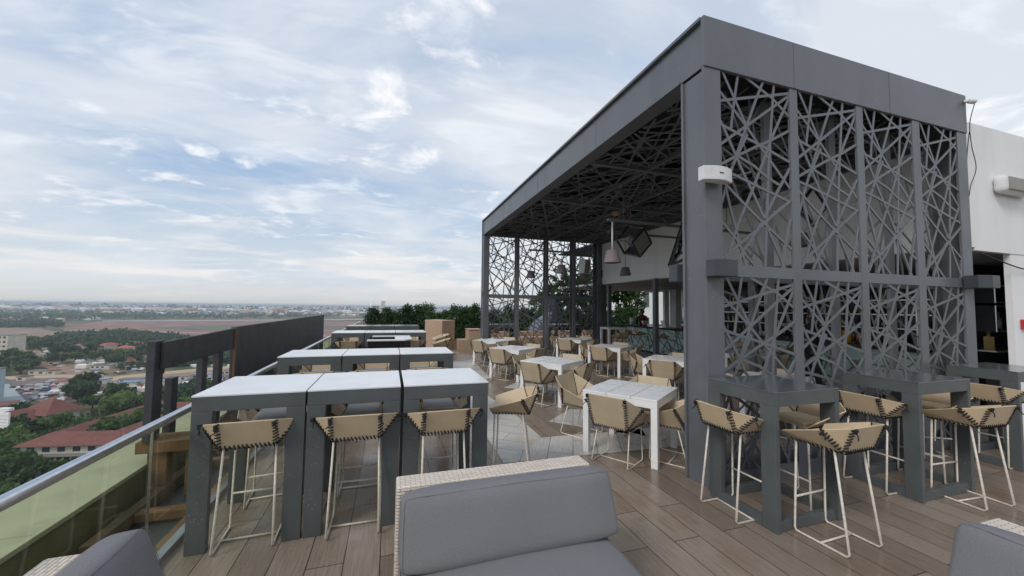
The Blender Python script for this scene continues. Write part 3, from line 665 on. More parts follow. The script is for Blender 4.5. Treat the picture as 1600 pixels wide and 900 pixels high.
# ------------------------------------------------------------------ laced leather stools and chairs
def stitches(b, p, q, n, width, nrm, rnd, r=.0055, skip=0):
    p, q, nrm = Vector(p), Vector(q), Vector(nrm).normalized(); d = (q-p).normalized(); s = d.cross(nrm).normalized()
    for i in range(n):
        c = p+(q-p)*((i+.5)/n); sl = .35+rnd.uniform(-.15, .15); w = width*rnd.uniform(.85, 1.15)
        a = c-s*(w/2)-d*(w*sl/2)+nrm*.004; e = c+s*(w/2)+d*(w*sl/2)+nrm*.004; mid = (a+e)/2+nrm*.007
        b.tube([a, mid, e], r, 5)
    # the cord running behind the stitches
    b.tube([p-nrm*.010, q-nrm*.010], r*.8, 5)
def knot(b, c, rnd, s=.022):
    c = Vector(c)
    for k in range(4):
        a = rnd.uniform(0, 6.3); t = rnd.uniform(-.6, .6)
        pts = [c+Vector((cos(a+j*1.3)*s*.55, sin(a+j*1.3)*s*.45, (t+j*.25-.4)*s)) for j in range(4)]
        b.tube(pts, .006, 5)
    b.tube([c, c+Vector((rnd.uniform(-.02, .02), -.012, -.03)), c+Vector((rnd.uniform(-.04, .04), -.02, -.05))], .0045, 5)
def seat_thing(name, label, cat, stool, pad_m, seed=1):
    rnd = random.Random(seed)
    t = thing(name, label, cat)
    if stool:
        sh = .735; wb, wt, wc, wf = .175, .175, .305, .26
        bb, bt = -.165, -.235; cb = -.10; fr = .20
        hb, hc, hf = .19, .155, .055; foot = .19; wfb = .185
        lm = m_leather
    else:
        sh = .425; wb, wt, wc, wf = .20, .225, .335, .27
        bb, bt = -.19, -.30; cb = -.10; fr = .23
        hb, hc, hf = .36, .235, .10; foot = .21; wfb = .22
        lm = m_leather2
    B = {'bl': (-wb, bb, sh), 'br': (wb, bb, sh), 'tl': (-wt, bt, sh+hb), 'tr': (wt, bt, sh+hb), 'cl': (-wc, cb, sh+hc), 'cr': (wc, cb, sh+hc),
         'fl': (-wfb, fr, sh), 'frr': (wfb, fr, sh), 'ul': (-wf, fr+.015, sh+hf), 'ur': (wf, fr+.015, sh+hf)}
    th = .011
    b = MB(); b.panel([B['bl'], B['br'], B['tr'], B['tl']], th); b.build('back_panel', lm, t, bevel=.003)
    for s in (('bl', 'tl', 'cl'), ('br', 'cr', 'tr')):
        b = MB(); b.panel([B[k] for k in s], th); b.build('corner_panel', lm, t, bevel=.003)
    for s in (('bl', 'cl', 'ul', 'fl'), ('br', 'frr', 'ur', 'cr')):
        b = MB(); b.panel([B[k] for k in s], th); b.build('side_panel', lm, t, bevel=.003)
    b = MB(); b.panel([B['bl'], B['fl'], B['frr'], B['br']], .012); b.build('seat_base', lm, t)
    b = MB(); m = .025; zz = sh+.008; ph = .028 if stool else .045
    b.poly([(-wb+m, bb+m), (wb-m, bb+m), (wfb-m, fr+.005), (-wfb+m, fr+.005)], zz, zz+ph); b.build('seat_pad', pad_m, t, bevel=.012, seg=3)
    b = MB(); o = Vector((0, -1, .1))
    stitches(b, B['bl'], B['br'], 13 if stool else 15, .036, (0, -1, -.3), rnd)
    nv = 8 if stool else 13
    for l, r, c, u, f, sg in (('bl', 'tl', 'cl', 'ul', 'fl', -1), ('br', 'tr', 'cr', 'ur', 'frr', 1)):
        stitches(b, B[l], B[r], nv, .037, (sg*.35, -1, -.1), rnd)
        stitches(b, B[l], B[c], nv, .037, (sg*.9, -.5, -.3), rnd)
        stitches(b, B[l], B[f], 12, .034, (sg*1, 0, -.5), rnd)
        knot(b, Vector(B[r])+Vector((0, -.012, -.025)), rnd); knot(b, Vector(B[c])+Vector((sg*.012, -.01, -.015)), rnd)
    b.build('lacing', m_cord, t)
    r = .0085 if stool else .0075; ft = foot
    for sg in (-1, 1):
        b = MB(); x = sg*(.185 if stool else .215); xt = sg*(wfb-.02)
        b.tube([(xt, fr-.03, sh-.008), (x, ft-.004, .03), (x, ft-.018, r+.001), (x, -ft+.018, r+.001), (x, -ft+.002, .03), (sg*(wb-.01), -.10, sh-.008)], r, 8)
        b.build('sled_leg', m_rod, t)
    b = MB(); x = .185 if stool else .215
    b.tube([(-x, 0, r+.0015), (x, 0, r+.0015)], r*.9, 8); b.build('floor_bar', m_rod, t)
    if stool:
        b = MB(); zf = .27; xx = x+(wfb-.02-x)*zf/sh; b.tube([(-xx, ft-.004+(fr-.03-ft)*zf/sh, zf), (xx, ft-.004+(fr-.03-ft)*zf/sh, zf)], r, 8); b.build('foot_rest', m_rod, t)
    b = MB()
    for sg in (-1, 1):
        b.tube([(sg*(wfb-.02), fr-.03, sh-.012), (sg*(wb-.01), -.10, sh-.012)], r*.9, 8)
    b.tube([(-wb, -.10, sh-.012), (wb, -.10, sh-.012)], r*.9, 8); b.build('seat_rail', m_rod, t)
    return t
stool_a = seat_thing('bar_stool', '', 'bar stool', True, m_pad, 3)
stool_b = seat_thing('bar_stool', '', 'bar stool', True, m_leather, 5)
chair_a = seat_thing('dining_chair', '', 'chair', False, m_leather2, 9)
used = set()
def put(root, x, y, deg, label, group):
    if root.name in used: return dup(root, (x, y, 0), R(deg), label, group)
    used.add(root.name); root.location = (x, y, 0); root.rotation_euler = (0, 0, R(deg)); root['label'] = label; root['group'] = group; return root
g1 = 'tan laced leather stools at the white-topped bar tables'
for i, (x, y, a) in enumerate(((-.955, 3.40, 2), (-.22, 3.36, -1), (.45, 3.32, 1))):
    put(stool_a, x, y, a, '%s of three tan laced bar stools with backs to us at the front row' % LR[i], g1)
for i, (x, y, a) in enumerate(((-.97, 4.05, 186), (-.22, 4.02, 180), (.50, 4.02, 178))):
    put(stool_a, x, y, a, '%s of three bar stools with pale seat pads facing us under the front row' % LR[i], g1)
put(stool_b, 1.22, 3.72, 68, 'tan bar stool turned sideways at the right end of the front row', g1)
for i, (x, y, a) in enumerate(((-.85, 5.5, 3), (-.20, 5.5, 0), (.52, 5.5, 0))):
    put(stool_a, x, y, a, '%s of three bar stools with backs to us at the second row' % LR[i], g1)
for i, (x, y, a) in enumerate(((-.95, 6.35, 182), (-.20, 6.35, 178), (.48, 6.35, 180))):
    put(stool_a, x, y, a, '%s of three bar stools facing us beyond the second row' % LR[i], g1)
g2 = 'tan laced leather stools at the third row'
for i, (x, y, a) in enumerate(((-.92, 9.9, 0), (-.88, 11.1, 180), (.55, 9.9, 0), (.55, 11.1, 180), (1.32, 10.2, 80), (1.5, 11.8, 95))):
    put(stool_b, x, y, a, ('tan bar stool left of the black host stand, back to us', 'tan bar stool facing us behind the left table of the third row', 'tan bar stool just right of the black host stand, back to us',
        'tan bar stool facing us behind the right table of the third row', 'tan bar stool sideways at the right end of the third row', 'tan bar stool in front of the tall tan wicker block')[i], g2)
g3 = 'tan laced leather stools at the grey bar tables by the lattice screen'
for x, y, a, lb in ((2.93, 2.66, -90, 'tan bar stool between the corner column and the nearest grey bar table'), (3.32, 2.10, 2, 'tan bar stool with its back to us in front of the nearest grey bar table'),
        (3.70, 2.60, 90, 'tan bar stool seen through the legs of the nearest grey bar table'), (4.76, 2.62, -92, 'tan bar stool at the left side of the middle grey bar table'),
        (5.25, 2.16, -4, 'tan bar stool with its back to us in front of the middle grey bar table'), (5.60, 2.60, 92, 'tan bar stool at the right side of the middle grey bar table'),
        (6.85, 2.62, -90, 'tan bar stool in shade at the left of the last grey bar table'), (6.35, 2.95, 150, 'tan bar stool turned away between the middle and last grey bar tables')):
    put(stool_b, x, y, a, lb, g3)
g4 = 'tan stools along the bar counter'
for k, (s, lb) in enumerate(((9.6, 'farthest bar stool, at the dark end of the bar counter'), (8.6, 'second farthest bar stool along the bar counter'), (7.2, 'third farthest bar stool along the bar counter, beside the grey post'),
        (3.6, 'bar stool at the middle of the counter, seen through the lattice screen'), (2.4, 'bar stool near the close end of the counter, seen through the lattice screen'))):
    p = BA+bd*s-bn*.35; put(stool_b, p.x, p.y, -90-3+random.uniform(-12, 12), lb, g4)

# ------------------------------------------------------------------ white dining tables and chairs
def dining_table():
    t = thing('dining_table', '', 'table'); h = .75; s = .45
    b = MB()
    for k in range(3):
        x0 = -s+k*.3+(.004 if k else 0); x1 = -s+(k+1)*.3-(.004 if k < 2 else 0); b.box(x0, x1, -s, s, h-.022, h)
    b.build('tabletop', m_white, t, bevel=.002)
    b = MB(); f = .003; b.box(-s+f, s-f, -s+f, -s+.03, h-.10, h-.0225); b.box(-s+f, s-f, s-.03, s-f, h-.10, h-.0225); b.box(-s+f, -s+.03, -s+.031, s-.031, h-.10, h-.0225); b.box(s-.03, s-f, -s+.031, s-.031, h-.10, h-.0225)
    b.build('apron', m_white, t, bevel=.002)
    for sx in (-1, 1):
        for sy in (-1, 1):
            xa, xb = sorted((sx*(s-f), sx*(s-.075))); ya, yb = sorted((sy*(s-f), sy*(s-.075))); b = MB(); b.box(xa, xb, ya, yb, 0, h-.101); b.build('leg', m_white, t, bevel=.003)
    return t
dt = dining_table(); TA = -54.5
spots = [(2.93, 4.16, 'nearest'), (3.02, 6.80, 'second'), (3.02, 9.15, 'third'), (3.08, 11.42, 'fourth'), (5.55, 6.50, ''), (5.72, 9.05, ''), (5.85, 11.40, ''), (5.55, 4.25, ''), (8.1, 6.9, '')]
desc = ['nearest white dining table, left of the steel corner column', 'second white dining table back in the left column of tables', 'third white dining table back in the left column of tables', 'farthest white dining table in the left column, before the far lattice screen',
        'white dining table partly hidden behind the steel corner column', 'white dining table in front of the grey post and bar', 'farthest white dining table of the middle column, at the far lattice screen', 'white dining table right behind the near lattice screen', 'white dining table close to the bar counter behind the lattice screen']
short = ['nearest white table', 'second left-column white table', 'third left-column white table', 'farthest left-column white table', 'white table half hidden by the column',
         'white table before the grey bar post', 'farthest middle-column white table', 'white table behind the near screen', 'white table closest to the bar']
rr = random.Random(4)
for i, (x, y, _) in enumerate(spots):
    if i == 0: dt.location = (x, y, 0); dt.rotation_euler = (0, 0, R(TA)); dt['label'] = desc[0]; dt['group'] = 'white dining tables'
    else: dup(dt, (x, y, 0), R(TA), desc[i], 'white dining tables')
    e = Vector((cos(R(TA)), sin(R(TA)), 0)); n = Vector((-e.y, e.x, 0))
    for k, (d, dist, nm) in enumerate(((n, .47, 'back to us at the'), (e, .52, 'left of the'), (-e, .50, 'right of the'), (-n, .55, 'facing us behind the'))):
        p = Vector((x, y, 0))-d*dist
        if i == 0 and k == 1: p = Vector((2.62, 4.88, 0))
        ang = math.degrees(math.atan2(d.y, d.x))-90+rr.uniform(-7, 7)
        put(chair_a, p.x, p.y, ang, 'tan laced chair %s %s' % (nm, short[i]), 'tan laced chairs around the white dining tables')
# tall white table by the end of the bar
t = thing('high_table', 'tall narrow white table by the far end of the bar', 'table', (7.75, 12.1, 0))
b = MB(); b.box(-.35, .35, -.3, .3, 1.02, 1.09); b.build('tabletop', m_white, t, bevel=.003)
for sx in (-1, 1):
    for sy in (-1, 1): b = MB(); b.box(sx*.31-.035, sx*.31+.035, sy*.26-.035, sy*.26+.035, 0, 1.019); b.build('leg', m_white, t)
put(stool_b, 7.85, 11.75, 0, 'tan bar stool at the tall white table', g4)

# ------------------------------------------------------------------ black host stand with white top
hs = thing('host_stand', 'black host stand with white U-shaped top between the second and third rows', 'host stand', (0, 8.9, 0))
b = MB(); b.poly([(-.42, -.5), (.30, -.5), (.44, -.34), (.44, .6), (.32, .6), (.32, -.30), (.22, -.38), (-.42, -.38)], 0, 1.02); b.poly([(-.36, .6), (.319, .6), (.319, .72), (-.36, .72)], 0, 1.02); b.build('cabinet', m_dark, hs, bevel=.004)
b = MB(); b.poly([(-.44, -.52), (.32, -.52), (.47, -.35), (.47, .74), (-.38, .74), (-.38, .60), (.12, .60), (.12, -.36), (-.44, -.36)], 1.022, 1.05); b.build('white_top', m_whitetop, hs, bevel=.003)
b = MB(); b.box(-.36, .12, -.36, .59, 0, .9); b.build('inner_cabinet', m_dark, hs)

# ------------------------------------------------------------------ tan wicker blocks before the hedge
b = MB(); b.poly([(1.42, 16.5), (1.78, 15.75), (2.02, 15.5), (2.62, 16.05), (2.0, 17.2)], 0, 1.2); tag(b.build('wicker_block', m_tan, bevel=.01), 'tall tan wicker partition block in front of the hedge', 'partition block')
bn_ = thing('wicker_bench', 'low tan wicker bench with tall end, right of the tall wicker block', 'bench', (3.2, 15.8, 0))
b = MB(); b.box(-.52, -.1, -.35, .35, 0, .42); b.build('seat', m_tan, bn_, bevel=.01); b = MB(); b.box(-.099, .42, -.38, .38, 0, .82); b.build('end_block', m_tan, bn_, bevel=.01)
b = MB(); b.box(-.12, .44, -.40, .40, .821, .85); b.build('top_board', m_tan, bn_, bevel=.004)
for i, (x, y) in enumerate(((4.6, 16.2), (6.3, 16.4), (8.0, 16.6), (9.9, 16.8))):
    b = MB(); b.box(-.7, .7, -.4, .4, 0, .45); b.box(-.7, .7, .2, .4, .451, .68); tag(b.build('wicker_sofa', m_tan, bevel=.02, loc=(x, y, 0)), 'low tan wicker seat beyond the far lattice screen, %s from the left' % ('first', 'second', 'third', 'fourth')[i], 'sofa', 'tan seats beyond the far screen')
put(stool_b, 4.1, 15.2, 60, 'tan bar stool left of the far corner column, beside the bench', g2)
bar_table('bar_table', 'grey bar table beyond the far lattice screen, left', 'bar tables beyond the far screen', 3.6, 4.8, 14.2, 14.9, m_tabletop, False)
bar_table('bar_table', 'white-topped bar table beyond the far lattice screen, right', 'bar tables beyond the far screen', 6.4, 7.6, 14.2, 14.9, m_whitetop, False)

# closed parasols beyond the screen
def parasol(x, y, m, lab, tilt, H, r):
    t = thing('parasol', lab, 'parasol', (x, y, 0)); t.rotation_euler = (0, R(tilt), 0)
    b = MB(); b.tube([(0, 0, .05), (0, 0, H)], .025, 10); b.build('pole', m_steel_in, t)
    b = MB(); n = 16; prof = [(r*.95, H*.22), (r*1.1, H*.35), (r, H*.55), (r*.6, H*.82), (.03, H*1.0)]; b.lathe(prof, n=n)
    b.v = [(v[0]*(1+.18*(i % 2)), v[1]*(1+.18*(i % 2)), v[2]) for i, v in enumerate(b.v)]; b.build('folded_canopy', m, t)
    b = MB(); b.lathe([(0, 0), (.28, 0), (.28, .05), (.04, .07), (0, .07)], n=20); b.build('base', m_dark, t)
parasol(8.1, 18.2, m_umb, 'dark navy closed parasol standing upright beyond the far screen', 0, 2.35, .42)
parasol(6.6, 18.0, m_umb2, 'slate blue parasol folded and leaning beyond the far screen', 42, 2.2, .36)

# ------------------------------------------------------------------ foreground sofas
def cushion(name, m, par, x0, x1, y0, y1, z0, z1, rot=None, puff=.02, bev=.045, wedge=0):
    b = MB(); nx, ny, nz = 10, 4, 6
    me = bpy.data.meshes.new(name); bm = bmesh.new(); bmesh.ops.create_cube(bm, size=1); 
    bmesh.ops.subdivide_edges(bm, edges=bm.edges[:], cuts=7, use_grid_fill=True)
    sx, sy, sz = x1-x0, y1-y0, z1-z0; rr_ = bev
    def shape(co):
        p = Vector((co[0]*sx, co[1]*sy, co[2]*sz)); h = Vector((sx/2-rr_, sy/2-rr_, sz/2-rr_))
        q = Vector(tuple(max(-h[i], min(h[i], p[i])) for i in range(3))); d = p-q
        if d.length > 1e-6: p = q+d.normalized()*rr_
        k = min(range(3), key=lambda i: (sx, sy, sz)[i]); f = 1
        for i in range(3):
            if i != k: f *= max(0, 1-abs(2*co[i])**2.5)
        p[k] += math.copysign(puff*f, co[k]) if abs(co[k]) > .1 else 0
        s0 = p*3+Vector((x0*7, y0*5, 3)); p += Vector((noise.noise(s0), noise.noise(s0+Vector((9, 0, 0))), noise.noise(s0+Vector((0, 9, 0)))))*.006
        if wedge and co[1] < 0: p.y -= wedge*(.5-p.z/sz)
        return p
    for v in bm.verts: v.co = shape(tuple(v.co))
    bm.to_mesh(me); bm.free(); me.materials.append(m)
    for p in me.polygons: p.use_smooth = True
    o = bpy.data.objects.new(name, me); C.objects.link(o); o.parent = par; o.location = ((x0+x1)/2, (y0+y1)/2, (z0+z1)/2)
    if rot: o.rotation_euler = rot
    s = o.modifiers.new('sub', 'SUBSURF'); s.levels = 1; s.render_levels = 2
    if sy < sz: ring = [(x/20-.5, -.5, .5) for x in range(21)]+[(.5, -.5, .5-z/10) for z in range(1, 11)]; ring = [(-.5, -.5, -.5+z/10) for z in range(10)]+ring
    else: ring = [(x/20-.5, -.5, .5) for x in range(21)]+[(.5, -.5+y/10, .5) for y in range(1, 11)]; ring = [(-.5, .5-y/10, .5) for y in range(10)]+ring
    b = MB(); b.tube([shape(c) for c in ring], .0013, 6); b.build('piping', m, o)
    return o
def sofa(label, x, y, rz, w=1.22, sh0=.015, sh1=.055, ch=.77):                # local: +y is the back, seat towards -y
    t = thing('wicker_sofa', label, 'sofa', (x, y, 0), rz, 'cream wicker sofas with slate cushions'); w2 = w/2
    b = MB(); b.add([(-w2, -.07, .05), (w2, -.07, .05), (w2, .13, .05), (-w2, .13, .05), (-w2, .0, .75), (w2, .0, .75), (w2, .16, .75), (-w2, .16, .75)],
        [(3, 2, 1, 0), (4, 5, 6, 7), (0, 1, 5, 4), (2, 3, 7, 6), (1, 2, 6, 5), (3, 0, 4, 7)])
    o = b.build('back_frame', m_wicker, t, bevel=.012); uvbox(o)
    b = MB(); b.box(-w2, w2, -.85, -.075, .05, .30); o = b.build('seat_frame', m_wicker, t, bevel=.012); uvbox(o)
    cushion('seat_cushion', m_fabric, t, -w2+.01, w2-.01, -.84, -.05, .305, .43, bev=.04)
    c = cushion('back_cushion', m_fabric, t, -w2+sh0, w2+sh1, -.18, -.02, .41, ch, rot=(R(-6), 0, 0), puff=.008, wedge=.10, bev=.055)
    for sx in (-1, 1):
        b = MB(); b.box(sx*(w2-.07)-.03, sx*(w2-.07)+.03, -.8, -.74, 0, .049); b.build('foot', m_dark, t)
        b = MB(); b.box(sx*(w2-.07)-.03, sx*(w2-.07)+.03, .04, .1, 0, .049); b.build('foot', m_dark, t)
    return t
sofa('wicker sofa with slate grey cushions, back towards the tables, bottom centre', .66, 2.23, R(0), 1.20)
sofa('wicker sofa with slate cushion, only its back corner showing bottom left', -1.10, 1.42, R(90), 1.2, .0, .03, .83)
sofa('wicker sofa with slate cushion, only its back corner showing bottom right', 2.72, .50, R(-90), 1.2, -.02, .0, .79)

# fallen brown leaf
b = MB(); b.add([(0, 0, .006), (.03, .02, .02), (.07, .01, .012), (.04, -.03, .022), (.0, -.02, .010)], [(0, 1, 3, 4), (1, 2, 3)]); tag(b.build('fallen_leaf', m_wood2, loc=(.08, 2.98, 0)), 'small dry brown leaf on the planks by the middle table leg', 'leaf')

# ------------------------------------------------------------------ pendant lamps, tracks, sculptural lamps
def pendant(x, y, z, label, top, thick=.006, r=.165):
    t = thing('pendant_lamp', label, 'pendant lamp', (x, y, z), 0, 'mauve pendant lamps under the pavilion roof')
    b = MB(); h = .24; b.lathe([(r, 0), (r*.62, h), (r*.60, h), (r*.98, .004), (r, 0)], n=28); b.lathe([(r*.61, h-.006), (0, h)], n=28); b.build('shade', m_shade, t)
    b = MB(); b.tube([(0, 0, h-.01), (0, 0, top-z)], thick, 8); b.build('rod', m_white if thick > .01 else m_cord, t)
pendant(4.05, 6.33, 2.64, 'largest mauve pendant lamp on a thick white rod', 3.44, .016)
pendant(6.59, 9.61, 2.75, 'mauve pendant lamp hanging right below the cube lamp', 4.2)
pendant(4.66, 12.40, 2.81, 'leftmost mauve pendant lamp before the far screen', 4.2)
pendant(4.66, 9.91, 2.76, 'mauve pendant lamp second from left', 4.2)
pendant(6.55, 12.04, 2.81, 'mauve pendant lamp below the small white speaker', 4.2)
pendant(8.35*.86, 5.0, 2.95, 'mauve pendant lamp seen through the near lattice screen', 4.2, r=.18)
def track(a, b_, lab):
    m = MB(); m.bar(a, b_, .05, .05); t = m.build('track_beam', m_steel_in); tag(t, lab, 'beam', 'dark beams hung below the ceiling lattice'); return t
t1 = track((3.95, 6.33, 3.47), (7.6, 6.33, 3.47), 'dark beam carrying the largest pendant lamp')
track((5.0, 8.0, 3.62), (7.6, 8.0, 3.62), 'dark beam behind the cube lamp')
track((4.05, 11.0, 3.56), (6.1, 11.0, 3.56), 'dark beam crossing in front of the far lattice screen')
for nm, p in (('hanger', (4.3, 6.33)), ('hanger', (6.9, 6.33))):
    m = MB(); m.tube([(p[0], p[1], 3.49), (p[0], p[1], 4.22)], .008, 6); o = m.build(nm, m_steel_in, t1)
# cube lamp: open frame of bars with mesh panels, hung by wires
cl = thing('cube_lamp', 'dark wire cube lamp hung on its corner before the white bulkhead', 'lamp', (5.47, 7.62, 3.36))
Q = Matrix.Rotation(R(28), 3, 'Z') @ Matrix.Rotation(R(38), 3, 'Y') @ Matrix.Rotation(R(20), 3, 'X')
hs_ = .235; cv = [Q @ Vector((x, y, z))*hs_ for x in (-1, 1) for y in (-1, 1) for z in (-1, 1)]
b = MB()
for i in range(8):
    for j in range(i+1, 8):
        if bin(i ^ j).count('1') == 1: b.bar(cv[i], cv[j], .035, .035)
b.build('frame', m_dark, cl)
m_perf = mat('dark_perforated_mesh', (.05, .05, .055), .6)
for k, f in enumerate(((4, 5, 7, 6), (1, 3, 7, 5), (0, 1, 5, 4))):
    b = MB(); b.panel([cv[i]*.97 for i in f], .004); b.build('mesh_panel', m_perf if k != 2 else m_mesh, cl)
b = MB(); b.lathe([(0, -.1), (.14, -.1), (.14, .1), (0, .1)], n=24, m=Q); b.build('lamp_drum', m_steel_in, cl)
b = MB()
for i in (1, 5, 7, 3): b.tube([cv[i], (cv[i].x*.7, cv[i].y*.7, .86)], .004, 5)
b.build('wire', m_cord, cl)
# triangular lamp beside the column
tl = thing('triangle_lamp', 'dark triangular frame lamp half hidden by the corner column', 'lamp', (5.45, 5.9, 3.0))
V3 = [Vector(p) for p in ((-.36, .08, -.40), (-.10, 0, .44), (.45, -.1, -.05), (.1, .35, -.1))]
b = MB()
for i in range(4):
    for j in range(i+1, 4): b.bar(V3[i], V3[j], .07, .05)
b.bar((V3[0]+V3[1])/2, (V3[1]+V3[2])/2+Vector((0, 0, -.25)), .05, .04); b.build('frame', m_dark, tl)
b = MB(); b.tube([V3[1], (-.1, 0, 1.2)], .006, 6); b.build('wire', m_cord, tl)
tl2 = thing('diamond_lamp', 'pale diamond-shaped frame lamp seen through the lattice before the white wall', 'lamp', (6.5, 4.3, 3.45))
b = MB(); dv = [Vector(p) for p in ((0, 0, .32), (.3, 0, 0), (0, 0, -.32), (-.3, 0, 0), (0, .25, 0))]
for i, j in ((0, 1), (1, 2), (2, 3), (3, 0), (0, 4), (1, 4), (2, 4), (3, 4)): b.bar(dv[i], dv[j], .035, .035)
b.build('frame', m_dark, tl2); b = MB(); b.panel([dv[0]*.9, dv[1]*.9, dv[2]*.9, dv[3]*.9], .006); b.build('diffuser', m_napkin, tl2); b = MB(); b.tube([(0, 0, .32), (0, 0, .8)], .005, 6); b.build('wire', m_cord, tl2)

# ceiling bits
b = MB(); b.lathe([(0, .1), (.11, .1), (.09, .03), (.05, 0), (0, 0)], n=20); tag(b.build('smoke_detector', m_tan, loc=(5.35, 8.2, 4.1)), 'olive smoke detector under the ceiling lattice', 'smoke detector')
b = MB(); b.tube([(0, 0, 0), (0, 0, .22)], .02, 8); b.lathe([(.05, 0), (.05, .01), (0, .01)], n=12); tag(b.build('sprinkler', m_red, loc=(5.95, 8.6, 4.02)), 'red sprinkler head under the ceiling lattice', 'sprinkler')

def smooth(P, k=8):
    P = [Vector(p) for p in P]; Q = [P[0]]+P+[P[-1]]; out = []
    for i in range(1, len(Q)-2):
        a, b_, c, d = Q[i-1:i+3]
        for j in range(k):
            t = j/k; out.append(.5*((2*b_)+(c-a)*t+(2*a-5*b_+4*c-d)*t*t+(3*b_-a-3*c+d)*t**3))
    return out+[P[-1]]
# ------------------------------------------------------------------ speakers, wall lights, camera, alarms
sp1 = thing('wall_speaker', 'white curved outdoor speaker on the steel corner column', 'speaker', (3.04, 2.9, 3.09))
b = MB(); n = 14; arc = [(-.18+.36*i/n, -.02-.045*sin(pi*i/n)) for i in range(n+1)]
b.poly([(.18, .05), (-.18, .05)]+arc, -.07, .07); b.build('shell', m_spk, sp1, bevel=.008)
b = MB(); b.box(-.02, .02, .06, .1, -.04, .04); b.build('bracket', m_spk, sp1)
f = bpy.data.curves.new('logo', 'FONT'); f.body = 'BOSE'; f.size = .022; f.extrude = .001; f.align_x = 'CENTER'; f.align_y = 'CENTER'
o = bpy.data.objects.new('logo', f); C.objects.link(o); o.parent = sp1; o.location = (0, -.067, 0); o.rotation_euler = (R(90), 0, 0); f.materials.append(m_dark)
bpy.context.view_layer.update(); me_ = bpy.data.meshes.new_from_object(o.evaluated_get(bpy.context.evaluated_depsgraph_get())); mw_ = (o.location.copy(), o.rotation_euler.copy()); bpy.data.objects.remove(o); o = bpy.data.objects.new('logo', me_); C.objects.link(o); o.parent = sp1; o.location, o.rotation_euler = mw_
def wall_box(x, y, z, lab, w=.36, d=.28, h=.165, grp='dark box lights on the screen posts'):
    t = thing('box_light', lab, 'wall light', (x, y, z), 0, grp)
    b = MB(); b.poly([(-w/2, d/2), (-w/2, -d*.2), (-w*.02, -d/2), (w/2, -d*.5), (w/2, d/2)], -h/2, h/2); b.build('housing', m_boxlight, t, bevel=.005)
    b = MB(); b.poly([(-w/2+.02, d/2-.02), (-w/2+.02, -d*.2+.01), (-w*.02, -d/2+.02), (w/2-.02, -d*.5+.02), (w/2-.02, d/2-.02)], h/2-.001, h/2+.003); b.build('lens', m_perf, t)
wall_box(3.10, 2.91, 2.165, 'dark box light on the near corner column below the white speaker', .25, .15)
wall_box(7.48, 2.88, 2.17, 'black box light at the right end of the lattice screen', .34, .2)
wall_box(3.16, 3.46, 2.16, 'grey box light on the back of the corner column', .30, .18, .19)
wall_box(3.08, 12.7, 2.2, 'small dark box light on the far corner column', .2, .15, .17)
s2 = thing('hung_speaker', 'pale tilted speaker hung at the end of the white bulkhead', 'speaker', (6.22, 11.4, 3.18)); s2.rotation_euler = (R(8), 0, R(25))
b = MB(); b.box(-.16, .16, -.12, .12, -.24, .24); b.build('cabinet', m_spk, s2, bevel=.012); b = MB(); b.box(-.14, .14, -.131, -.121, -.22, .22); b.build('grille', m_mesh, s2); b = MB(); b.bar((.16, 0, 0), (1.2, .2, .1), .03, .03); b.build('bracket', m_dark, s2)
b = MB(); b.box(-.03, 0, -.06, .06, -.13, .13); b.box(-.034, -.031, -.04, .04, -.11, .11); tag(b.build('wall_sounder', m_dark, bevel=.01, loc=(7.6, 12.6, 3.08)), 'small black rounded box on the white bulkhead', 'wall box')
hl = thing('bulkhead_light', 'white rounded wall light with beige lens on the white building front', 'wall light', (8.70, 3.045, 3.62))
b = MB(); b.box(-.42, .42, -.14, 0, -.13, .13); b.build('housing', m_spk, hl, bevel=.07, seg=4); b = MB(); b.box(-.35, .35, -.156, -.13, -.095, .095); b.build('lens', mat('beige_lens', (.25, .23, .19), .4), hl, bevel=.012)
cc = thing('security_camera', 'small white dome security camera at the roof corner of the pavilion', 'camera', (7.58, 2.95, 4.70)); cc.scale = (.6, .6, .6)
b = MB(); b.tube([(-.06, .06, 0), (0, 0, 0)], .035, 12); b.build('mount', m_spk, cc); b = MB(); b.tube([(0, 0, 0), (.12, -.05, -.02)], .055, 14); b.build('barrel', m_spk, cc, bevel=.01); b = MB(); b.tube([(.121, -.052, -.02), (.13, -.055, -.022)], .035, 12); b.build('lens', m_dark, cc)
b = MB(); pts = [(7.66, 2.93, 4.66), (7.65, 2.98, 4.4), (7.72, 3.0, 4.1), (7.80, 3.0, 3.8), (7.70, 3.02, 3.55), (7.66, 3.03, 3.4), (7.66, 3.03, 3.9), (7.68, 3.0, 4.3)]; b.tube(smooth(pts), .005, 6); tag(b.build('cable', m_cord), 'thin loose cable hanging from the camera down the white wall', 'cable')
b = MB(); b.tube(smooth([(7.9, 3.04, 2.6), (8.2, 3.0, 2.52), (8.6, 3.0, 2.45), (9.0, 3.02, 2.42), (9.4, 3.03, 2.45)]), .009, 6); tag(b.build('cable', m_cord), 'black cable sagging across the opening under the white wall', 'cable')
b = MB(); b.box(-.07, .07, -.04, 0, -.07, .07); b.box(-.04, .04, -.05, -.041, -.04, .04); tag(b.build('fire_call_point', m_red, bevel=.006, loc=(8.95, 3.058, 1.60)), 'red fire call point on the white wall at the right edge', 'fire alarm')

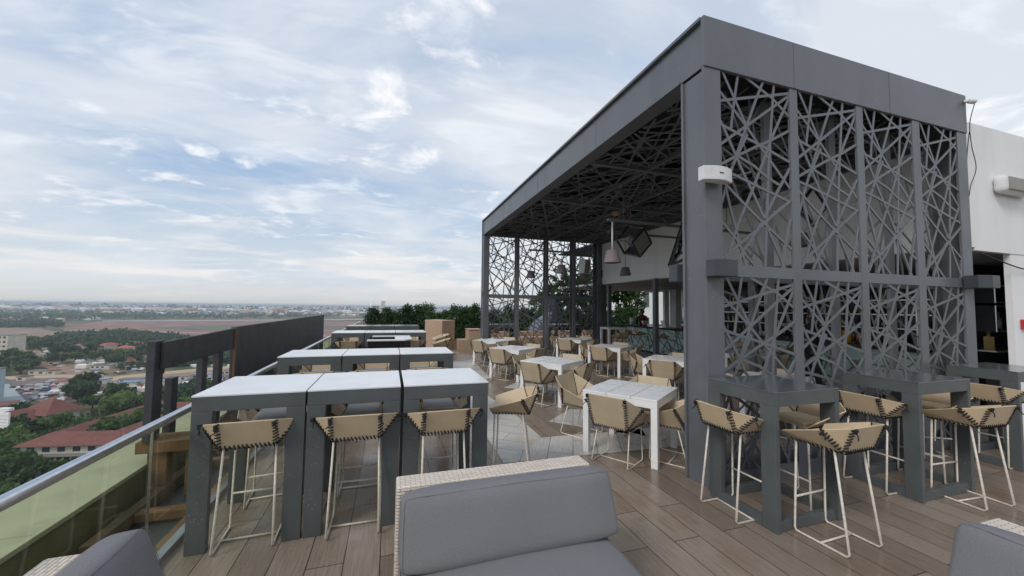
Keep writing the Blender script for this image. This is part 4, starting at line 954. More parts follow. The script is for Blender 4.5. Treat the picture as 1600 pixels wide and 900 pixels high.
# ------------------------------------------------------------------ people
def body(name, par, joints, edges, m, lvl=2):
    me = bpy.data.meshes.new(name); me.from_pydata([j[0] for j in joints], edges, []); o = bpy.data.objects.new(name, me); C.objects.link(o); o.parent = par
    sk = o.modifiers.new('skin', 'SKIN')
    for i, j in enumerate(joints):
        r = j[1]; me.skin_vertices[0].data[i].radius = (r, r) if isinstance(r, float) else r
    me.skin_vertices[0].data[0].use_root = True
    sb = o.modifiers.new('sub', 'SUBSURF'); sb.levels = lvl; sb.render_levels = lvl
    sk.use_smooth_shade = True; me.materials.append(m); return o
def person(label, loc, rz, top, la, ra):
    p = thing('person', label, 'person', loc, rz)
    J = [((0, 0, .95), (.15, .11)), ((0, 0, 1.12), (.13, .10)), ((0, 0, 1.32), (.16, .11)), ((0, 0, 1.44), (.10, .08)), ((0, -.01, 1.52), .052),
         ((-.17, 0, 1.42), .06), ((.17, 0, 1.42), .06)]
    E_ = [(0, 1), (1, 2), (2, 3), (3, 4), (3, 5), (3, 6)]
    for arm, sh in ((la, 5), (ra, 6)):
        k = len(J); J += [(arm[0], .043), (arm[1], .03)]; E_ += [(sh, k), (k, k+1)]
    for s in (-1, 1):
        k = len(J); J += [((s*.09, 0, .86), .09), ((s*.10, .01, .48), .062), ((s*.10, -.01, .10), .042), ((s*.11, -.14, .04), .035)]; E_ += [(0, k), (k, k+1), (k+1, k+2), (k+2, k+3)]
    body('body', p, J, E_, top)
    # head with nose, ears, eyes
    bm = bmesh.new(); bmesh.ops.create_uvsphere(bm, u_segments=28, v_segments=20, radius=1)
    for v in bm.verts:
        x, y, z = v.co; w = 1-.22*max(0, -z)**1.5
        nx = x*.073*w; ny = y*.092*w; nz = z*.115
        if y < -.5:
            ny -= .022*math.exp(-(x/.22)**2-((z+.12)/.2)**2); ny += .006*math.exp(-((abs(x)-.4)/.18)**2-((z-.08)/.12)**2); ny -= .006*math.exp(-(x/.35)**2-((z+.48)/.09)**2)
        if abs(x) > .9: nx += math.copysign(.012*math.exp(-((y-.05)/.25)**2-((z+.02)/.25)**2), x)
        v.co = (nx, ny, nz+1.64)
    me = bpy.data.meshes.new('head'); bm.to_mesh(me); bm.free(); me.materials.append(m_skin)
    for f_ in me.polygons: f_.use_smooth = True
    h = bpy.data.objects.new('head', me); C.objects.link(h); h.parent = p
    b = MB(); b.tube([(0, 0, 1.49), (0, 0, 1.58)], .047, 12); b.build('neck', m_skin, p)
    bm = bmesh.new(); bmesh.ops.create_uvsphere(bm, u_segments=24, v_segments=16, radius=1)
    for v in list(bm.verts):
        if v.co.z < -.25 or (v.co.y < -.35 and v.co.z < .45): bm.verts.remove(v)
    for v in bm.verts: v.co = Vector((v.co.x*.082, v.co.y*.1+.004, v.co.z*.12+1.65))+v.co*random.uniform(0, .008)
    me = bpy.data.meshes.new('hair'); bm.to_mesh(me); bm.free(); me.materials.append(m_hair); o = bpy.data.objects.new('hair', me); C.objects.link(o); o.parent = p
    sm = o.modifiers.new('solid', 'SOLIDIFY'); sm.thickness = .012
    for s in (-1, 1):
        b = MB(); b.lathe([(0, -.010), (.008, -.006), (.011, 0), (.008, .006), (0, .010)], c=(s*.03, -.078, 1.652), n=10); b.build('eye', m_napkin, h)
    for arm in (la, ra):                              # hand: palm, four fingers, thumb
        w = Vector(arm[1]); d = (w-Vector(arm[0])).normalized(); sdv = d.cross(Vector((0, 0, 1))).normalized(); dn = d.cross(sdv).normalized()
        if dn.z > 0: dn = -dn
        JJ = [(tuple(w), .026), (tuple(w+d*.05), (.030, .016)), (tuple(w+d*.085), (.034, .014))]; EE = [(0, 1), (1, 2)]
        ob = body('hand', p, JJ, EE, m_skin)
        b = MB()
        for q, ln in enumerate((.068, .076, .07, .055)):
            s0 = w+d*.088+sdv*(-.027+.018*q); b.tube([s0, s0+d*ln*.5+dn*.008, s0+d*ln*.8+dn*.03, s0+d*ln*.85+dn*.045], .0085, 8, .006)
        s0 = w+d*.03+sdv*(-.03); b.tube([s0, s0-sdv*.03+d*.03+dn*.01, s0-sdv*.035+d*.06+dn*.02], .010, 8, .007); b.build('fingers', m_skin, ob)
    return p
person('waiter in black clothes standing behind the near lattice screen, facing left', (8.25, 5.55, 0), R(-95), m_cloth, ((-.22, -.05, 1.15), (-.18, -.24, 1.05)), ((.23, .0, 1.16), (.22, -.2, 1.02)))
person('bartender in dark clothes working behind the far end of the bar', (10.68, 14.3, 0), R(-55), m_cloth2, ((-.24, -.06, 1.2), (-.14, -.28, 1.12)), ((.24, -.06, 1.2), (.14, -.28, 1.12)))

# ------------------------------------------------------------------ plants on the roof
def leaves(b, cen, rad, n, size, rnd, up=.3):
    for _ in range(n):
        d = Vector((rnd.gauss(0, 1), rnd.gauss(0, 1), rnd.gauss(0, 1))).normalized(); rr_ = rnd.random()**.4
        p = Vector(cen)+Vector((d.x*rad[0], d.y*rad[1], d.z*rad[2]))*rr_
        a = Vector((rnd.gauss(0, 1), rnd.gauss(0, 1), rnd.gauss(0, 1)+up)).normalized(); t = a.cross(d+Vector((.01, .02, 0))).normalized()
        s = size*rnd.uniform(.6, 1.3); w = s*.45; k = len(b.v)
        b.v += [tuple(p), tuple(p+a*s*.5+t*w), tuple(p+a*s), tuple(p+a*s*.5-t*w)]; b.f.append((k, k+1, k+2, k+3)); b.sm.append(False)
def hedge_shrub(seed):
    rnd = random.Random(seed); t = thing('hedge_shrub', '', 'shrub')
    b = MB()
    for i in range(60):
        z = .15+1.55*(i/60); r = .40*math.sqrt(max(.02, 1-((z-.65)/1.12)**2)); a = rnd.uniform(0, 6.3); q = r*rnd.uniform(.25, .85)
        leaves(b, (cos(a)*q, sin(a)*q, z), (.19, .19, .2), 60, .065, rnd, 1.0)
    b.build('foliage', m_hedge, t); b = MB(); b.tube([(0, 0, 0), (.02, .01, .8), (0, 0, 1.4)], .03, 6, .01); b.build('stem', m_bark, t); return t
hr = random.Random(11); protos = [hedge_shrub(s) for s in (1, 2, 3)]; first = [True]*3
hx = -.85; i = 0
while hx < 15:
    k = i % 3; sc = hr.uniform(.80, 1.08); y = 20.3+hr.uniform(-.15, .15)
    lb = 'dark green conical shrub of the roof-edge hedge, number %d from the left' % (i+1)
    if first[k]: first[k] = False; o = protos[k]; o.location = (hx, y, 0); o['label'] = lb; o['group'] = 'hedge of conical shrubs on the roof edge'; o.scale = (1.25, 1.25, sc)
    else: dup(protos[k], (hx, y, 0), hr.uniform(0, 6), lb, 'hedge of conical shrubs on the roof edge', (1.25, 1.25, sc))
    hx += hr.uniform(.46, .60); i += 1
def tree(label, x, y, h, r, seed, lm, n=150, lf=.16, z0=0, name='leafy_tree'):
    rnd = random.Random(seed); t = thing(name, label, 'tree', (x, y, z0), 0, 'broadleaf trees behind the hedge')
    b = MB(); b.tube([(0, 0, 0), (.05, 0, h*.3), (.02, .05, h*.55), (0, 0, h*.8)], .09, 8, .03)
    cl_ = []
    for _ in range(9):
        a = rnd.uniform(0, 6.3); q = Vector((cos(a)*r*.8, sin(a)*r*.8, h*rnd.uniform(.5, .95))); s0 = Vector((.02, .03, h*rnd.uniform(.25, .5))); b.tube([s0, (s0+q)/2+Vector((0, 0, .15)), q], .04, 6, .01); cl_.append(q)
    b.build('trunk', m_bark, t)
    b = MB()
    for _ in range(n):
        d = Vector((rnd.gauss(0, 1), rnd.gauss(0, 1), rnd.gauss(0, 1))).normalized()*(rnd.random()**.45); c = Vector((d.x*r, d.y*r, h*.68+d.z*h*.36))
        leaves(b, c, (.22, .22, .16), 26, lf, rnd)
    b.build('crown', lm, t); return t
tree('broadleaf tree behind the far lattice screen', 9.3, 22.0, 2.7, 1.0, 21, m_tree, 80)
tree('broadleaf tree behind the far end of the bar, nearest the dark posts', 10.6, 21.6, 4.3, 1.5, 22, m_tree)
tree('broadleaf tree behind the far end of the bar, in the middle', 12.9, 21.9, 4.6, 1.6, 23, m_tree)
tree('broadleaf tree behind the far end of the bar, beside the white pillar', 15.2, 21.7, 4.4, 1.5, 24, m_tree)
# floodlight above the hedge
fl = thing('floodlight', 'pale floodlight head on a thin post above the left end of the hedge', 'floodlight', (-.95, 21.0, 0))
b = MB(); b.tube([(0, 0, 0), (0, 0, 2.05)], .025, 8); b.build('post', m_white, fl); b = MB(); b.box(.22, .42, -.05, .05, 1.55, 2.1, Matrix.Rotation(R(8), 3, 'Y')); b.build('head', m_spk, fl, bevel=.01)
b = MB(); b.bar((0, 0, 1.75), (.4, 0, 1.72), .03, .03); b.build('arm', m_dark, fl)
# white neighbouring block seen through the leaves
nb_ = thing('white_office_block', 'white office block with tall louvred windows behind the leafy trees', 'building', (41, 60, -60))
b = MB(); b.box(-3, 15, -6, 6, 0, 67); b.build('wall', m_wallw, nb_)
for k in range(9):
    for z_ in (57, 62.2): b = MB(); b.box(-2.2+k*1.9, -1.3+k*1.9, -6.08, -6.01, z_, z_+3.4); b.build('louvre_window', m_winr, nb_)

# ------------------------------------------------------------------ the town far below
GZ = -60.0
def ground_mat():
    m = bpy.data.materials.new('plain_ground'); m.use_nodes = True
    n = m.node_tree.nodes; l = m.node_tree.links; b = n['Principled BSDF']; b.inputs['Roughness'].default_value = .95; b.inputs['Specular IOR Level'].default_value = .1
    t = n.new('ShaderNodeTexCoord')
    def nz(s, d=8, r=.6):
        x = n.new('ShaderNodeTexNoise'); x.inputs['Scale'].default_value = s; x.inputs['Detail'].default_value = d; x.inputs['Roughness'].default_value = r; l.new(t.outputs['Object'], x.inputs[0]); return x
    a = nz(.012); rp = n.new('ShaderNodeValToRGB'); l.new(a.outputs[0], rp.inputs[0]); e = rp.color_ramp.elements
    e[0].position = .40; e[0].color = (.055, .085, .035, 1); e[1].position = .60; e[1].color = (.24, .175, .115, 1); x = e.new(.5); x.color = (.13, .125, .065, 1)
    c_ = nz(.11, 6); mr = n.new('ShaderNodeMapRange'); l.new(c_.outputs[0], mr.inputs[0]); mr.inputs[1].default_value = .3; mr.inputs[2].default_value = .7; mr.inputs[3].default_value = .6; mr.inputs[4].default_value = 1.3
    mm = n.new('ShaderNodeMix'); mm.data_type = 'RGBA'; mm.blend_type = 'MULTIPLY'; mm.inputs[0].default_value = 1; l.new(rp.outputs[0], mm.inputs[6]); l.new(mr.outputs[0], mm.inputs[7]); l.new(mm.outputs[2], b.inputs['Base Color']); return m
m_ground = ground_mat()
b = MB(); b.add([(-24000, -3000, GZ), (24000, -3000, GZ), (24000, 24000, GZ), (-24000, 24000, GZ)], [(0, 1, 2, 3)]); struct(b, 'ground', m_ground)
def area(name, pts, dz, col, var=.25, sc=.05, rough=.9):   # one sheet of ground cover
    q = [gp(x, y, GZ+dz) for x, y in pts]; b = MB(); b.add(q, [tuple(range(len(q)))]); o = struct(b, name, mat(name+'_surface', col, rough, 0, var, sc))
    if o.data.polygons[0].normal.z < 0: o.data.flip_normals()
area('red_airfield_earth', [(90, 514), (150, 503), (420, 501), (700, 504), (900, 520), (700, 580), (360, 548), (270, 524), (180, 517)], .30, (.23, .12, .09), .5, .016)
area('airfield_grass', [(215, 513), (330, 508), (560, 510), (575, 514), (330, 515)], .55, (.10, .12, .07), .3, .02)
area('runway', [(160, 501), (560, 498.6), (800, 503.5), (800, 505), (560, 499.8), (160, 502.2)], .8, (.42, .42, .40), .05)
area('taxiway', [(100, 515), (330, 519.5), (600, 527), (600, 529), (330, 521), (100, 516.3)], .8, (.34, .29, .24), .05)
area('dry_field', [(-60, 512), (60, 513), (110, 522), (60, 535), (-60, 534)], .35, (.24, .165, .11), .3, .02)
area('dry_field', [(-60, 534), (40, 533), (90, 530), (60, 537), (-60, 541)], .40, (.19, .15, .09), .3, .02)
area('dirt_yard', [(22, 548), (60, 546), (72, 556), (85, 570), (100, 578), (80, 578), (50, 568)], .35, (.30, .17, .10), .2, .05)
area('dirt_road', [(70, 555), (82, 556), (105, 572), (135, 583), (170, 588), (260, 580), (420, 566), (420, 575), (260, 590), (170, 597), (118, 592), (90, 577)], .45, (.27, .17, .115), .2, .06)
area('sand_road', [(8, 588), (100, 585), (175, 589), (250, 581), (420, 567), (420, 570), (250, 586), (175, 595), (100, 590), (8, 593)], .6, (.42, .32, .21), .1, .06)
area('parking_ground', [(10, 592), (110, 590), (180, 598), (420, 578), (420, 600), (300, 608), (245, 617), (200, 619), (150, 612), (120, 628), (80, 632), (40, 622), (16, 605)], .5, (.155, .125, .11), .3, .06)
area('street', [(2, 592), (12, 592), (48, 626), (40, 632), (20, 628)], .65, (.11, .11, .115), .1)
area('forecourt', [(0, 600), (14, 600), (42, 628), (0, 640)], .7, (.30, .33, .35), .1)
area('dirt_clearing', [(0, 735), (60, 742), (110, 760), (40, 800), (-60, 790)], .35, (.20, .155, .115), .3, .1)

# far trees: leafy crowns on trunks, shared meshes
def far_tree_mesh(seed, n=22, q=34, size=1.3):
    rnd = random.Random(seed); b = MB()
    for _ in range(n):
        d = Vector((rnd.gauss(0, 1), rnd.gauss(0, 1), rnd.gauss(0, .7))).normalized()*(rnd.random()**.5)
        leaves(b, (d.x*3.6, d.y*3.6, 5.2+d.z*2.2), (1.5, 1.5, 1.1), q, size, rnd, .6)
    return b.mesh('crown', m_far1)
cm = [far_tree_mesh(s) for s in (31, 32, 33)]; cm2 = []
for m_ in cm: z_ = m_.copy(); z_.materials.clear(); z_.materials.append(m_far2); cm2.append(z_)
b = MB(); b.tube([(0, 0, 0), (.2, 0, 2.5), (0, 0, 5)], .4, 6, .15); tmesh = b.mesh('trunk', m_bark)
tr_ = random.Random(5)
def far_tree(px, py, sc, light, where, p=None):
    p = p or gp(px, py, GZ); t = thing('far_tree', '%s tree in the town below, %s' % ('bright green' if light else 'dark green', where), 'tree', p, tr_.uniform(0, 6), 'trees %s' % where); t.scale = (sc, sc, sc*tr_.uniform(.8, 1.1))
    c_ = bpy.data.objects.new('crown', tr_.choice(cm2 if light else cm)); C.objects.link(c_); c_.parent = t
    k = bpy.data.objects.new('trunk', tmesh); C.objects.link(k); k.parent = t
def inside(x, y, P):
    r_ = False; j = len(P)-1
    for i in range(len(P)):
        if (P[i][1] > y) != (P[j][1] > y) and x < (P[j][0]-P[i][0])*(y-P[i][1])/(P[j][1]-P[i][1])+P[i][0]: r_ = not r_
        j = i
    return r_
def grove(poly, n, sc, pl, where):
    xs = [p[0] for p in poly]; ys = [p[1] for p in poly]; k = 0; tries = 0
    while k < n and tries < 4000:
        tries += 1; x = tr_.uniform(min(xs), max(xs)); y = tr_.uniform(min(ys), max(ys))
        if inside(x, y, poly): far_tree(x, y, sc*tr_.uniform(.75, 1.3), tr_.random() < pl, where); k += 1
grove([(128, 640), (165, 628), (250, 622), (330, 615), (330, 650), (240, 652), (175, 650), (140, 648)], 30, 1.15, .75, 'behind the large red roof')
grove([(0, 700), (25, 683), (60, 678), (100, 668), (90, 674), (40, 692), (20, 740), (0, 760)], 26, .95, .5, 'left of the large red roof')
grove([(0, 740), (18, 730), (50, 752), (60, 765), (0, 760)], 12, .9, .3, 'below the large red roof')
grove([(108, 622), (118, 602), (134, 604), (142, 622), (126, 636)], 9, 1.2, .05, 'at the edge of the car park')
grove([(80, 570), (84, 556), (110, 552), (150, 558), (155, 570), (120, 573)], 17, 1.3, .1, 'between dirt road and white huts')
grove([(0, 580), (0, 566), (30, 566), (60, 563), (62, 578), (30, 586)], 18, 1.4, .1, 'above the sand road at left')
grove([(160, 572), (165, 560), (200, 554), (250, 556), (250, 566), (200, 571)], 16, 1.1, .3, 'right of the white huts')
grove([(10, 545), (25, 536), (70, 540), (75, 546), (40, 549)], 14, 1.5, .1, 'beyond the dirt yard')
grove([(128, 556), (136, 541), (152, 540), (156, 553)], 8, 1.5, .0, 'beside the red-roofed sheds')
grove([(18, 668), (24, 650), (36, 655), (30, 672)], 7, .9, .3, 'beside the white billboard')

# continuous bush and woodland beyond: uncountable, one object
def clumps(name, regs, m, label, seed, q=14):
    rnd = random.Random(seed); b = MB()
    for P, n, size in regs:
        xs = [p[0] for p in P]; ys = [p[1] for p in P]; k = 0; t_ = 0
        while k < n and t_ < n*30:
            t_ += 1; x = rnd.uniform(min(xs), max(xs)); y = rnd.uniform(min(ys), max(ys))
            if not inside(x, y, P): continue
            g = gp(x, y, GZ); k += 1; s = size*rnd.uniform(.6, 1.3)
            leaves(b, (g.x, g.y, GZ+s*.45), (s*.6, s*.6, s*.38), q, s*.42, rnd, .5)
    return tag(b.build(name, m), label, 'woodland', None, 'stuff')
clumps('bushland', [([(60, 540), (100, 525), (200, 519), (250, 526), (420, 545), (420, 556), (250, 553), (160, 545), (100, 548)], 1900, 9),
   ([(0, 505), (90, 502), (100, 511), (0, 512)], 500, 10), ([(250, 566), (420, 552), (420, 562), (250, 576)], 350, 7), ([(180, 575), (250, 566), (250, 574), (190, 580)], 60, 5),
   ([(-40, 590), (-40, 560), (0, 560), (0, 590)], 80, 7), ([(240, 615), (420, 600), (420, 640), (240, 650)], 500, 6)], m_far1, 'broad belt of dark green bush across the plain before the red airfield', 51)
clumps('distant_woodland', [([(-60, 476), (600, 488), (800, 492), (800, 500), (560, 497), (400, 498), (150, 500), (-60, 505)], 3700, 20), ([(-60, 474.6), (600, 486.5), (1400, 500), (1400, 504), (600, 492), (-60, 482)], 2000, 45)], m_far1, 'scattered distant trees among the houses up to the horizon', 52, 5)
clumps('light_scrub', [([(0, 650), (60, 640), (140, 650), (240, 615), (260, 760), (0, 800)], 1500, 3.2), ([(90, 520), (260, 530), (300, 545), (160, 556)], 300, 5)], m_far2, 'low light green scrub around the large red-roofed compound', 53)

# ------------------------------------------------------------------ buildings of the town
def face_frame(px0, py0, px1, py1): a = gp(px0, py0, GZ); c_ = gp(px1, py1, GZ); d = (c_-a); return a, c_, d.length, math.atan2(d.y, d.x)
def hip(b, x0, x1, y0, y1, z, h, ov=1.0):
    x0 -= ov; x1 += ov; y0 -= ov; y1 += ov; w = min(x1-x0, y1-y0)/2
    if x1-x0 >= y1-y0: r1, r2 = (x0+w, (y0+y1)/2, z+h), (x1-w, (y0+y1)/2, z+h)
    else: r1, r2 = ((x0+x1)/2, y0+w, z+h), ((x0+x1)/2, y1-w, z+h)
    v = [(x0, y0, z), (x1, y0, z), (x1, y1, z), (x0, y1, z), r1, r2]
    if x1-x0 >= y1-y0: f = [(0, 1, 5, 4), (1, 2, 5), (2, 3, 4, 5), (3, 0, 4), (3, 2, 1, 0)]
    else: f = [(0, 1, 4), (1, 2, 5, 4), (2, 3, 5), (3, 0, 4, 5), (3, 2, 1, 0)]
    b.add(v, f)
def windows(t, pts, m=m_winr):
    for x0, x1, y, z0, z1, ax in pts:
        b = MB()
        if ax == 'y': b.box(x0, x1, y-.06, y+.06, z0, z1)
        else: b.box(y-.06, y+.06, x0, x1, z0, z1)
        b.build('window', m, t)
# compound: built in metres in its own frame; front wing along x, wings reaching back round a courtyard
a, c_, ln, an = face_frame(30, 727, 188, 722)
cp = thing('red_roofed_compound', 'large red-brown roofed white building round a green courtyard, nearest in the town', 'building', a, an)
LN = ln
b = MB(); b.box(0, LN, 0, 11, 0, 7.2); b.box(0.02, 11, 11.01, 62, 0, 7.1); b.box(LN-13, LN+2, 11.01, 52, 0, 7.1); b.box(11.01, LN-13.01, 46, 58, 0, 7); b.box(LN+2.01, LN+48, 26, 38, 0, 8.2); b.box(LN+34, LN+46, 38.01, 64, 0, 8.1); b.build('wall', m_plaster, cp)
b = MB(); hip(b, 0, LN, 0, 11, 7.2, 3.4, 1.6); hip(b, 0, 11, 0, 62, 7.15, 3.3, 1.5); hip(b, LN-13, LN+2, 0, 52, 7.1, 3.9, 1.5); hip(b, 0, LN, 46, 58, 7.05, 3.6, 1.4); hip(b, LN-6, LN+49, 26, 38, 8.2, 3.6, 1.2); hip(b, LN+34, LN+46, 28, 66, 8.1, 3.7, 1.3); b.build('roof', m_tile, cp)
n_ = int(LN/5.2); w_ = []
for k in range(n_): w_.append((2+k*5.2, 4.6+k*5.2, 0, 4.6, 6.4, 'y'))
windows(cp, w_); windows(cp, [(LN+4+k*5, LN+6.5+k*5, 26, 4.5, 7, 'y') for k in range(8)]); windows(cp, [(3+k*5, 5.4+k*5, LN+2.02, 4.4, 6.6, 'x') for k in range(4)])
b = MB()
for k in range(n_*2): b.box(1+k*2.6, 1.3+k*2.6, -2.6, -2.3, 0, 3.6)
b.build('column', m_plaster, cp)
b = MB(); b.box(-1, LN-6, -3, -.07, 3.6, 3.9); b.build('balcony', m_soil, cp)
b = MB(); b.box(-.01, LN-8, -.04, -.01, .2, 3.3); b.build('painted_arcade_shade', m_winr, cp)  # dark sheet painting in the shade behind the arcade columns
for k in range(14):
    q = Matrix.Rotation(an, 3, 'Z') @ Vector((tr_.uniform(15, LN-18), tr_.uniform(15, 42), 2.5)); far_tree(0, 0, tr_.uniform(1.0, 1.35), k % 3 > 0, 'in the courtyard of the large red roof', a+q)
a, c_, ln, an = face_frame(72, 668, 124, 656)
hb_ = thing('red_roofed_hall', 'smaller red-brown hipped hall left of the bright trees', 'building', a, an)
b = MB(); b.box(0, ln, 0, 16, 0, 6); b.box(-22, -.01, 4, 18, 0, 3.5); b.build('wall', m_plaster, hb_); b = MB(); hip(b, 0, ln, 0, 16, 6, 6.5, 1.8); hip(b, -24, 6, 3, 18, 4.2, 5.2, 1.5); b.build('roof', m_tile, hb_)
windows(hb_, [(2+k*5, 5+k*5, 0, 2.5, 4.4, 'y') for k in range(int(ln/5))])
b = MB(); hip(b, -14, 22, 19, 30, 5.2, 3.0, 1); b.build('grey_roof', m_roof, hb_); b = MB(); b.box(-13, 21, 20, 29, 0, 5.1); b.build('wall', m_soil, hb_)
def block(name, label, px0, py0, px1, py1, dep, h, wm, rm=None, rows=2, step=4, roofh=0, group=None, cat='building'):
    a, c_, ln, an = face_frame(px0, py0, px1, py1); t = thing(name, label, cat, a, an, group)
    b = MB(); b.box(0, ln, 0, dep, 0, h); b.build('wall', wm, t); b = MB()
    if roofh: hip(b, 0, ln, 0, dep, h, roofh, .8)
    else: b.box(-.3, ln+.3, -.3, dep+.3, h, h+.4)
    b.build('roof', rm or m_soil, t)
    fh = h/rows; w_ = []
    for r_ in range(rows):
        for k in range(max(1, int(ln/step))): w_.append((1+k*step, 1+k*step+step*.55, 0, r_*fh+fh*.35, r_*fh+fh*.8, 'y'))
    windows(t, w_)
    return t
m_blue = mat('pale_blue_render', (.33, .42, .46), .85, 0, .1, .3); m_bluer = mat('blue_sheet_roof', (.16, .24, .36), .5, 0, .15, .3)
block('blue_grey_office', 'pale blue-grey office block at the left edge beside the street', -60, 640, 5, 630, 22, 21, m_blue, rows=5)
block('low_grey_annex', 'low grey annex with reddish roof in front of the blue-grey office', -30, 668, 18, 662, 14, 9, m_blue, m_tile, 2)
block('cream_tower_block', 'cream apartment block with yellow stair tower at the left edge', -70, 567, 9, 566, 18, 27, m_plaster, rows=6)
b_ = block('blue_roof_shed', 'long blue-roofed shed left of the red-roofed sheds', 72, 558, 112, 556, 16, 5, m_plaster, m_bluer, 1)
block('red_roof_shed', 'long red-roofed shed beside the blue-roofed shed', 96, 561, 126, 559, 14, 5, m_plaster, m_tile2, 1, roofh=2, group='red-roofed sheds')
block('red_roof_shed', 'red-roofed shed behind the blue-roofed shed', 106, 551, 132, 550, 16, 8, m_plaster, m_tile2, 1, roofh=2, group='red-roofed sheds')
block('red_roof_house', 'white house with bright red roof right of the dark trees', 176, 557, 202, 556, 18, 9, m_plaster, m_tile2, 2, roofh=3, group='bright red-roofed houses')
block('red_roof_house', 'leftmost bright red-roofed house behind the dark trees', 152, 550, 165, 550, 18, 8, m_plaster, m_tile2, 2, roofh=3, group='bright red-roofed houses')
block('red_roof_house', 'bright red-roofed house farther right on the rise', 186, 547, 205, 547, 18, 8, m_plaster, m_tile2, 2, roofh=3, group='bright red-roofed houses')
for k, (x, y, l_) in enumerate(((122, 564, 18), (132, 571, 20), (145, 576, 18), (75, 571, 12), (44, 586, 14), (58, 586, 14), (73, 586, 12), (140, 577, 30), (160, 575, 18), (25, 596, 14))):
    block('roadside_hut', 'small pale roofed hut beside the dirt road, %s' % ('near its upper bend', 'on its bend', 'after its bend', 'by the dirt yard', 'left of the sand road', 'second on the sand road', 'third on the sand road', 'long one before the trees', 'right of the long one', 'by the car park corner')[k], x, y, x+l_, y-.4, 7, 3.2, m_plaster, m_soil if k % 3 else m_tile, 1, group='huts along the dirt road')
for k, (x, y, l_, m_) in enumerate(((183, 606, 28, m_bluer), (215, 604, 40, m_bluer), (185, 600, 35, m_soil), (132, 600, 18, m_soil), (150, 601, 16, m_bluer), (82, 604, 18, m_tile2), (262, 596, 30, m_soil), (300, 592, 30, m_bluer), (350, 586, 26, m_soil), (100, 610, 16, m_soil))):
    block('market_shed', '%s roofed market shed %s' % ({'blue_sheet_roof': 'blue', 'planter_concrete': 'grey', 'bright_red_roof': 'red'}[m_.name], ('in the middle of the car park', 'longest, right of the middle of the car park', 'behind the blue sheds', 'behind the lone dark trees', 'beside the lone dark trees', 'among the cars at left', 'seen between the hoarding posts', 'right of the hoarding posts', 'far right behind the hoarding', 'just left of the lone dark trees')[k]), x, y, x+l_, y-.8, 8, 3.4, m_plaster, m_, 1, group='market sheds in the car park')
# billboard and lattice masts
bb_ = thing('billboard', 'tall white billboard at the bottom left edge of the town', 'billboard', gp(-1, 694, GZ), R(-20))
b = MB(); b.box(-4, 3.6, -.3, .3, 5.5, 13.5); b.build('board', m_wallw, bb_); b = MB(); b.box(1, 1.4, .31, .8, 0, 13); b.build('post', m_soil, bb_)
b = MB()
for k in range(5): b.box(-3.8, 3.4, -.34, -.31, 6.5+k*1.4, 6.6+k*1.4)
b.build('slat_line', m_soil, bb_)
wb_ = thing('white_sign_block', 'small white painted sign wall behind the billboard', 'sign', gp(5, 668, GZ), R(-20)); b = MB(); b.box(-2.2, 3.6, -1, 1, 0, 9.5); b.build('board', m_wallw, wb_)
for k, (x, y, h_) in enumerate(((16, 588, 16), (93, 572, 13), (195, 571, 14), (128, 549, 14))):
    t = thing('light_mast', 'thin pale light mast %s' % ('beside the car park street', 'in the dark trees by the dirt road', 'right of the white huts', 'beside the red-roofed sheds')[k], 'mast', gp(x, y, GZ)); b = MB(); b.tube([(0, 0, 0), (0, 0, h_)], .18, 6, .1); b.build('pole', m_soil, t); b = MB(); b.box(-1.6, 1.6, -.15, .15, h_, h_+.3); b.build('lamp_arm', m_soil, t)

# cars in the lot
def car_mesh(col, van=False):
    b = MB(); H = 1.9 if van else 1.0
    b.poly([(-2.15, -.86), (2.1, -.86), (2.25, -.5), (2.25, .5), (2.1, .86), (-2.15, .86), (-2.25, .5), (-2.25, -.5)], .3, H)
    if van: b.add([(-2.2, -.82, H), (1.5, -.82, H), (1.5, .82, H), (-2.2, .82, H), (-2.1, -.7, H+.35), (.9, -.7, H+.35), (.9, .7, H+.35), (-2.1, .7, H+.35)], [(0, 1, 5, 4), (1, 2, 6, 5), (2, 3, 7, 6), (3, 0, 4, 7), (4, 5, 6, 7)])
    else: b.add([(-1.7, -.8, H), (1.2, -.8, H), (1.2, .8, H), (-1.7, .8, H), (-1.2, -.62, H+.52), (.55, -.62, H+.52), (.55, .62, H+.52), (-1.2, .62, H+.52)], [(0, 1, 5, 4), (1, 2, 6, 5), (2, 3, 7, 6), (3, 0, 4, 7), (4, 5, 6, 7)])
    for x in (-1.4, 1.4):
        for y in (-.8, .8): b.lathe([(0, -.1), (.32, -.1), (.32, .1), (0, .1)], c=(x, y, .32), n=8, m=Matrix.Rotation(R(90), 3, 'X'))
    return b.mesh('car', mat('car_paint', col, .35, .0, .05))
cc_ = [('white', (.7, .7, .7)), ('white', (.62, .63, .62)), ('silver', (.4, .41, .42)), ('dark blue', (.04, .07, .16)), ('red', (.35, .05, .04)), ('black', (.03, .03, .03)), ('blue', (.06, .2, .4)), ('yellow', (.55, .42, .08))]
cms = [(n, car_mesh(c2, i == 1)) for i, (n, c2) in enumerate(cc_)]
cr = random.Random(77)
def car(px, py, k, where):
    n, me = cms[k]; o = bpy.data.objects.new('parked_car' if k != 1 else 'parked_van', me); C.objects.link(o); o.location = gp(px, py, GZ+.5); o.scale = (.9, .9, .85); o.rotation_euler = (0, 0, cr.choice((.3, .3, 1.9, -.6))+cr.uniform(-.2, .2))
    tag(o, '%s %s parked %s' % (n, 'van' if k == 1 else 'car', where), 'van' if k == 1 else 'car', 'cars parked %s' % where)
